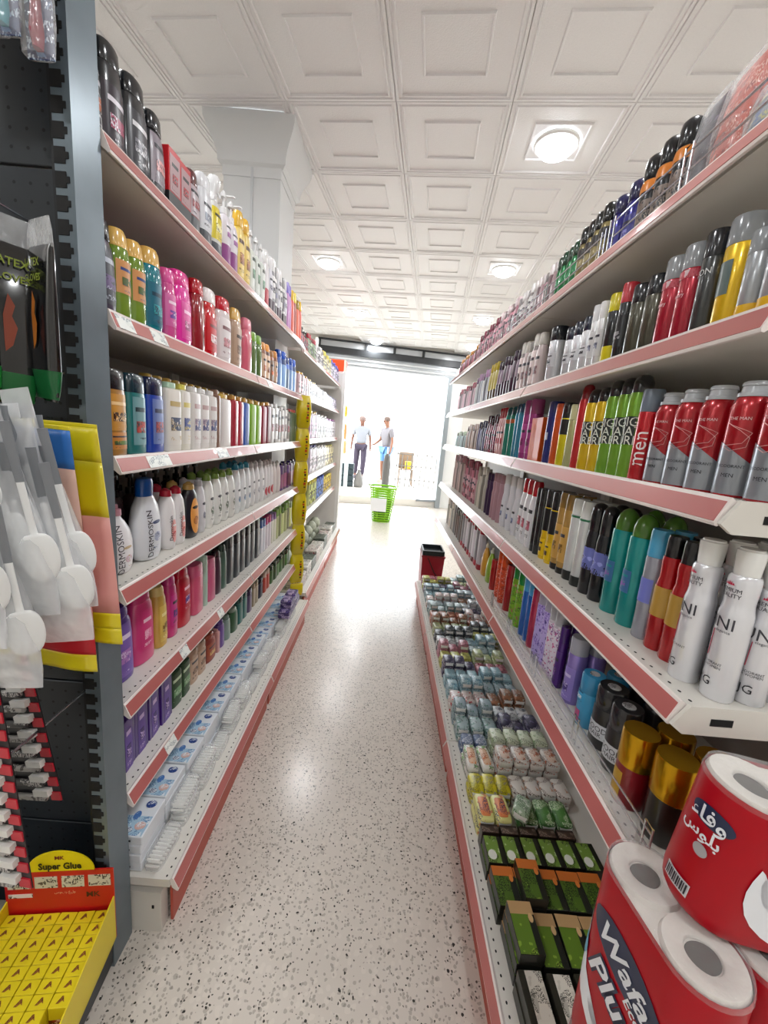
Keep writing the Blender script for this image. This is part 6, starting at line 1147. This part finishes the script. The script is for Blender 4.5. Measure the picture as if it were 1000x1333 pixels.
# upper pack, turned, standing on packs further right
t2, S = paper_pack('upper red toilet paper pack with white crescent and right to left script', (.560, .472, .862), math.radians(-8), 2, .2, r=.053, tilt=(0, math.radians(6)))
r2 = .055
def face2(u, v, d):
    h = .053
    if abs(u) <= h: return (u, -(r2 + d), v)
    a = (abs(u) - h) / r2; return (math.copysign(h + (r2 + d) * math.sin(a), u), -(r2 + d) * math.cos(a), v)
crescent = [(-.055 - .016 * math.sin(math.pi * q / 10) + .155 * (q / 10) ** 2.4, .122 - .12 * math.sin(math.pi * q / 20)) for q in range(11)] + [(.1 - .147 * (1 - (1 - q / 10) ** 2.2) - .003, .048 + .07 * (q / 10) ** 2.6) for q in range(11)]
decal(t2, 'white_crescent', wht, crescent, face2)
decal(t2, 'blue_print', sky, ellipse(.015, .03, .02, .012), face2, .002)
decal(t2, 'navy_oval', navy, ellipse(.035, .12, .04, .03), face2); decal(t2, 'orange_glow', M('#d86a2c', .3), ellipse(-.002, .135, .012, .016), face2, .0008)
word(t2, 'lettering', 'W', .034, (.012, .082), face2, navy, .002, .08); word(t2, 'lettering', 'W', .034, (.012, .082), face2, wht, .003, .02)
cu0 = -.125
decal(t2, 'navy_oval', navy, ellipse(cu0 + .008, .148, .028, .014), face2)
word(t2, 'lettering', '\ufe80\ufe8e\ufed3\ufeed'[::1], .02, (cu0 + .006, .148), face2, wht, .003, .02)
word(t2, 'lettering', '\ufeb1\ufeee\ufee0\ufe91', .016, (cu0 + .002, .122), face2, wht, .003, .02)
decal(t2, 'silver_seal', M('#a8a4a8', .35), ellipse(cu0 + .01, .098, .009, .009), face2)
decal(t2, 'barcode_patch', M('#d8d4d8', .4), [(cu0 - .022, .022), (cu0 + .016, .022), (cu0 + .016, .042), (cu0 - .022, .042)], face2)
g = MB()
for q in range(12): a = cu0 - .02 + q * .0029; g.add([face2(a, .026, .003), face2(a + .0012 + .0008 * (q % 2), .026, .003), face2(a + .0012 + .0008 * (q % 2), .041, .003), face2(a, .041, .003)], [(0, 1, 2, 3)])
link('barcode', g.mesh('barcode', M('#26202a'), 0), t2)
t3, S = paper_pack('red toilet paper pack holding up the upper one, mostly out of view', (.60, .435, .0), math.radians(-8), 2, .845)
t3.location = (.63, .43, 0)

# ------------------------------------------------------------------ red crate with black tray beyond the right shelving
t = empty('red_crate', (.515, 3.78, 0)); tag(t, 'red plastic crate topped by a black tray beyond the right shelving', 'crate')
g = MB(); vs = []
for z, a, b in ((0, .09, .11), (.40, .105, .13), (.40, .098, .122), (.02, .084, .104)): vs += [(-a, -b, z), (a, -b, z), (a, b, z), (-a, b, z)]
g.add(vs, [(3, 2, 1, 0)] + [(i * 4 + k, i * 4 + (k + 1) % 4, (i + 1) * 4 + (k + 1) % 4, (i + 1) * 4 + k) for i in range(3) for k in range(4)] + [(12, 13, 14, 15)]); g.build('body', M('#a8122a', .35), t, smooth=0)
MB().rbox(-.112, .112, -.137, .137, .395, .41, .003).build('rim', M('#8a0f22', .35), t, smooth=0)
g = MB().box(-.1, .1, -.125, .125, .41, .415)
for a in ((-.1, -.09, -.125, .125), (.09, .1, -.125, .125), (-.1, .1, -.125, -.115), (-.1, .1, .115, .125)): g.box(*a, .415, .455)
g.build('black_tray', M('#22282a', .4), t, smooth=0)
MB().tube([(-.05, -.128, .39), (.02, -.125, .25), (.06, -.122, .2)], .006, 6).build('diagonal_strap', M('#4a0c16'), t)

# ------------------------------------------------------------------ green basket
t = empty('laundry_basket', (-.0, 6.95, 0)); tag(t, 'bright lime green slatted basket standing in the aisle before the door', 'basket')
gm = M('#86c814', .35); H = .6
def at_h(z): k = z / H; return .155 + .075 * k
MB().rings([(0, .3, .3), (.015, .31, .31)], 28, 3).build('base', gm, t)
for i in range(14):
    z = .03 + i * (H - .06) / 14; R = at_h(z); seg = 28; th = .006
    MB().rings([(z, 2 * R, 2 * R), (z + .02, 2 * at_h(z + .02), 2 * at_h(z + .02)), (z + .02, 2 * at_h(z) - th, 2 * at_h(z) - th), (z, 2 * R - th, 2 * R - th)], seg, 3, cap0=False, cap1=False).build('slat', gm, t)
for i in range(12):
    a = 2 * math.pi * (i + .5) / 12
    def pt(z): 
        R = at_h(z) - .004; c, s_ = math.cos(a), math.sin(a); return (R * math.copysign(abs(c) ** (2 / 3), c), R * math.copysign(abs(s_) ** (2 / 3), s_), z)
    MB().tube([pt(.01), pt(.3), pt(.58)], .006, 6).build('rib', gm, t)
R = at_h(H); MB().rings([(H - .03, 2 * R + .01, 2 * R + .01), (H, 2 * R + .02, 2 * R + .02), (H, 2 * R - .02, 2 * R - .02), (H - .03, 2 * R - .015, 2 * R - .015)], 28, 3, cap0=False, cap1=False).build('rim', gm, t)
for s_ in (-1, 1): MB().tube([(s_ * (R - .01), -.07, H - .01), (s_ * (R + .03), -.05, H + .03), (s_ * (R + .03), .05, H + .03), (s_ * (R - .01), .07, H - .01)], .009, 8).build('handle', M('#c8d8b0', .4), t)
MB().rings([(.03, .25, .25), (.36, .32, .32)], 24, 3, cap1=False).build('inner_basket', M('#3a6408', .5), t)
MB().box(-.19, .07, -.232, -.228, .2, .42).build('paper_sign', M('#e8eaec', .6), t, smooth=0)

# ------------------------------------------------------------------ outside the door
ZG = .155
def box_thing(name, label, cat, g, m, loc=None): o = g.build(name, m, loc=loc); tag(o, label, cat); return o
struct(MB().box(-14, 14, 8.95, 10.2, ZG - .3, ZG - .002).build('ground', noise_mat('pale_pavement', '#cfcbc4', '#bfbab2', 1.5, .7), smooth=0))
o = MB().box(-40, 40, 10.2, 60, ZG - .3, ZG - .004).build('street', noise_mat('sunlit_street', '#c8c5c0', '#b8b5b0', .6, .8), smooth=0); struct(o)
def skin_body(name, joints, edges, mat, parent, root=0, lv=2):
    me = bpy.data.meshes.new(name); me.from_pydata([j[:3] for j in joints], edges, []); me.materials.append(mat)
    o = link(name, me, parent); sk = o.modifiers.new('skin', 'SKIN'); ly = me.skin_vertices[0].data if me.skin_vertices else None
    if ly is None: me.skin_vertices.new() if hasattr(me.skin_vertices, 'new') else None; ly = me.skin_vertices[0].data
    for i, j in enumerate(joints):
        r_ = j[3]; ly[i].radius = (r_, r_ if len(j) < 5 else j[4]); ly[i].use_root = (i == root)
    sk.use_smooth_shade = True; sb = o.modifiers.new('sub', 'SUBSURF'); sb.levels = lv; sb.render_levels = lv
    return o
def person(label, loc, rz, P, cols):
    t = empty('person', loc, rz); tag(t, label, 'person', 'people outside the door')
    skin = M(cols['skin'], .55); shirt = M(cols['shirt'], .8); pants = M(cols['pants'], .8); hair = M(cols['hair'], .7); shoe = M(cols['shoe'], .6)
    J = P; E_ = []
    names = list(J); ix = {n_: i for i, n_ in enumerate(names)}
    for a, b in [('pel', 'wai'), ('wai', 'che'), ('che', 'nek'), ('nek', 'hd0'), ('hd0', 'hd1'), ('hd1', 'hd2')] + sum([[('che', 'sh' + s), ('sh' + s, 'el' + s), ('el' + s, 'wr' + s), ('wr' + s, 'pa' + s), ('pel', 'hi' + s), ('hi' + s, 'kn' + s), ('kn' + s, 'an' + s), ('an' + s, 'to' + s)] for s in 'LR'], []):
        E_.append((ix[a], ix[b]))
    skin_body('body', [(J[n_] if n_ not in ('pel', 'wai', 'che') else tuple(J[n_][:3]) + tuple(v * .72 for v in J[n_][3:])) for n_ in names], E_, skin, t, ix['pel'])
    up = lambda n_, k: tuple(J[n_][:3]) + tuple(v * k for v in J[n_][3:])
    def lerp(a, b, q, k): return tuple(J[a][i] + (J[b][i] - J[a][i]) * q for i in range(3)) + ((J[a][3] + (J[b][3] - J[a][3]) * q) * k,)
    js = [tuple(J['pel'][:2]) + (J['pel'][2] - .0,) + tuple(v * 1.25 for v in J['pel'][3:]),  up('wai', 1.16), up('che', 1.2), tuple(J['nek'][:2]) + (J['nek'][2] - .035, .078)]; es = [(0, 1), (1, 2), (2, 3)]
    for s in 'LR':
        k = len(js); js += [up('sh' + s, 1.45), lerp('sh' + s, 'el' + s, .75, 1.42)]; es += [(2, k), (k, k + 1)]
    skin_body('shirt', js, es, shirt, t, 0)
    js = [up('pel', 1.12)]; es = []
    for s in 'LR':
        k = len(js); js += [up('hi' + s, 1.16), lerp('hi' + s, 'kn' + s, .9, 1.3)]; es += [(0, k), (k, k + 1)]
        if cols.get('long'): js += [up('kn' + s, 1.3), lerp('kn' + s, 'an' + s, .95, 1.5)]; es += [(k + 1, k + 2), (k + 2, k + 3)]
    skin_body('trousers' if cols.get('long') else 'shorts', js, es, pants, t, 0)
    hx, hy, hz = J['hd1'][:3]
    g = MB(); g.rings([(hz + .0, .165, .19), (hz + .04, .175, .205), (hz + .08, .165, .19), (hz + .115, .11, .13), (hz + .128, .03, .04)], 20, 2.1, c=(hx, hy + .012)); g.build('hair', hair, t, smooth=60)
    g = MB()
    for s in (-1, 1): g.rings([(hz - .005, .014, .02), (hz + .01, .014, .02)], 8, c=(hx + s * .033, hy - .088))
    g.build('eyes', M('#2a201c'), t); MB().rings([(hz - .045, .02, .022), (hz - .02, .035, .028), (hz + .012, .012, .014)], 10, c=(hx, hy - .098)).build('nose', skin, t, smooth=60)
    for s in (-1, 1): MB().rings([(hz - .03, .035, .02), (hz + .0, .05, .026), (hz + .03, .035, .02)], 10, c=(hx + s * .082, hy + .005)).build('ear', skin, t, smooth=60)
    MB().box(hx - .025, hx + .025, hy - .094, hy - .088, hz - .066, hz - .058).build('mouth', M('#8a4a44', .5), t)
    for s in 'LR':      # shoes and hands with five fingers
        a, b = Vector(J['an' + s][:3]), Vector(J['to' + s][:3]); d = (b - a); d.z = 0; d.normalize()
        ft = Vector((a.x, a.y, 0)); fo = MB().rings([(0, .085, .26), (.02, .095, .27), (.05, .085, .22), (.085, .07, .11)], 16, 2.6).build('shoe', shoe, t, loc=(ft.x + d.x * .06, ft.y + d.y * .06, .0), rz=math.atan2(d.y, d.x), smooth=60)
        w_, p_ = Vector(J['wr' + s][:3]), Vector(J['pa' + s][:3]); ax = (p_ - w_).normalized(); sd = ax.cross(Vector((0, 1, 0))).normalized()
        for q in range(5):
            base = p_ + sd * ((q - 1.5) * .019 if q < 4 else .032) - ax * (.0 if q < 4 else .035); L_ = (.06, .072, .066, .05, .05)[q]; dd = (ax + Vector((0, -.25, 0)) + (sd * .7 if q == 4 else Vector((0, 0, 0)))).normalized()
            MB().tube([base, base + dd * L_ * .55, base + (dd + Vector((0, -.25, 0))).normalized() * L_], [.0095, .0085, .006], 7).build('finger', skin, t, smooth=60)
    return t
def pose(s=1., **k):
    b = {'pel': (0, 0, .95, .135, .1), 'wai': (0, 0, 1.1, .14, .1), 'che': (0, 0, 1.34, .155, .11), 'nek': (0, 0, 1.5, .055), 'hd0': (0, -.01, 1.58, .07), 'hd1': (0, -.015, 1.66, .088, .1), 'hd2': (0, -.01, 1.72, .075)}
    for q, sx in (('L', -1), ('R', 1)):
        b['sh' + q] = (sx * .19, 0, 1.42, .055); b['el' + q] = (sx * .25, .02, 1.14, .042); b['wr' + q] = (sx * .27, -.04, .9, .03); b['pa' + q] = (sx * .27, -.06, .83, .034)
        b['hi' + q] = (sx * .095, 0, .9, .095); b['kn' + q] = (sx * .11, -.02, .5, .065); b['an' + q] = (sx * .12, .02, .08, .042); b['to' + q] = (sx * .13, -.13, .04, .04)
    b.update(k)
    return b
person('person in white short-sleeved shirt and dark purple trousers walking outside with head bowed', (-.74, 11.8, ZG), 0, pose(hd1=(0, -.06, 1.63, .088, .1), hd0=(0, -.03, 1.56, .07), hd2=(0, -.08, 1.68, .075), anL=(-.12, .1, .1, .042), toL=(-.12, -.04, .03, .04), knL=(-.11, -.03, .5, .065), anR=(.09, -.14, .08, .042), toR=(.09, -.28, .04, .04), knR=(.1, -.12, .5, .065)),
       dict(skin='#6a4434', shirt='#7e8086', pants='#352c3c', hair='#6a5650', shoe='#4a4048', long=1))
person('person in white ringer t-shirt and light blue shorts standing side on, looking down', (-.02, 11.2, ZG), math.radians(-55), pose(hd1=(0, -.05, 1.65, .088, .1), hd0=(0, -.03, 1.57, .07), hd2=(0, -.05, 1.71, .075), elL=(-.22, -.06, 1.14, .042), wrL=(-.2, -.25, 1.02, .03), paL=(-.19, -.32, 1.0, .034)),
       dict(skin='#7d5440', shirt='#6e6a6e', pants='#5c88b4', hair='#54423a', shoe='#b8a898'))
# dark folded mat, bag, crates, hanging goods, rack, chair seen beyond the threshold
t = empty('rolled_umbrella', (.03, 9.9, ZG)); tag(t, 'dark grey folded parasol standing upright in front of the person in shorts', 'umbrella')
MB().rings([(0, .1, .1), (.05, .17, .17), (.6, .19, .19), (.8, .13, .13), (.86, .05, .05)], 14).build('folded_canopy', M('#4c4a48', .8), t); MB().tube([(0, 0, .84), (0, 0, 1.0)], .014, 8).build('pole', M('#e8e8e8'), t); MB().rings([(.0, .3, .3), (.03, .28, .28)], 20).build('base', M('#50504e', .7), t)
for i, x in enumerate((-1.04, -.82)):
    t = empty('dark_crate_stack', (x, 9.85 + .05 * i, ZG)); tag(t, ['tall dark teal crate stack left of the trolley frame', 'tall dark teal crate stack beside the white bag'][i], 'crate', 'dark crates outside the door')
    for k in range(4): MB().rbox(-.07, .07, -.1, .1, .14 * k + .005, .14 * k + .135, .01).build('crate', M('#24343a', .6), t, smooth=0)
g = MB().tube([(-.95, 9.7, ZG), (-.95, 9.7, ZG + .62), (-.93, 9.7, ZG + .72), (-.88, 9.7, ZG + .62), (-.88, 9.7, ZG)], .012, 8); box_thing('trolley_frame', 'thin silver trolley frame before the dark crates outside', 'trolley', g, M('#b8c4c8', .3, .7))
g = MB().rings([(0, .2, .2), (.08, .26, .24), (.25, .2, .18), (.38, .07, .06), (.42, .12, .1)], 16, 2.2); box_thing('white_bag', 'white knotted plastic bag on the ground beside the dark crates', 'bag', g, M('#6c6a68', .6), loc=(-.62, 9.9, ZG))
for i, (z, c, h) in enumerate(((1.9, '#e0962c', .25), (1.45, '#d87a48', .36), (1.1, '#d88a58', .3))):
    g = MB().rings([(0, .08, .05), (.03, .11, .07), (h - .04, .12, .07), (h, .05, .03)], 14, 2.6); box_thing('hanging_bag', f"{['amber', 'orange', 'peach'][i]} bag hanging at the left door edge, {['top', 'middle', 'lowest'][i]} of three", 'bag', g, M(c, .5), loc=(-.985 + .012 * i, 9.5, z - h * .5))
g = MB().tube([(-1.0, 9.5, ZG), (-1.0, 9.5, 2.12)], .01, 8); box_thing('display_pole', 'thin pole carrying the orange bags at the left door edge', 'pole', g, M('#98a0a4', .4, .5))
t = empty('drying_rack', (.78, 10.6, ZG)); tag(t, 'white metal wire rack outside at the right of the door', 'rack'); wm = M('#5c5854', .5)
for i in range(9): MB().tube([(-.5 + i * .125, 0, 0), (-.48 + i * .125, 0, .9 - .05 * (i % 3))], .014, 6).build('wire', wm, t)
for z in (.2, .55, .85): MB().tube([(-.52, 0, z), (.55, 0, z)], .014, 6).build('rail', wm, t)
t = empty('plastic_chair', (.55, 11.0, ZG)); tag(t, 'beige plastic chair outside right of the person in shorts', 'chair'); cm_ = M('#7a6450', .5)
MB().rbox(-.2, .2, -.2, .2, .42, .45, .01).build('seat', cm_, t, smooth=0); MB().rbox(-.2, .2, .17, .2, .45, .88, .01).build('backrest', cm_, t, smooth=0)
for x in (-.18, .18):
    for y in (-.18, .18): MB().tube([(x, y, 0), (x * .95, y * .95, .43)], .016, 8).build('leg', cm_, t)
g = MB().rbox(-.08, .08, -.05, .05, 0, .2, .01); box_thing('yellow_tin', 'small yellow container standing on the beige chair outside', 'box', g, M('#d8b828', .5), loc=(.6, 10.98, ZG + .45))
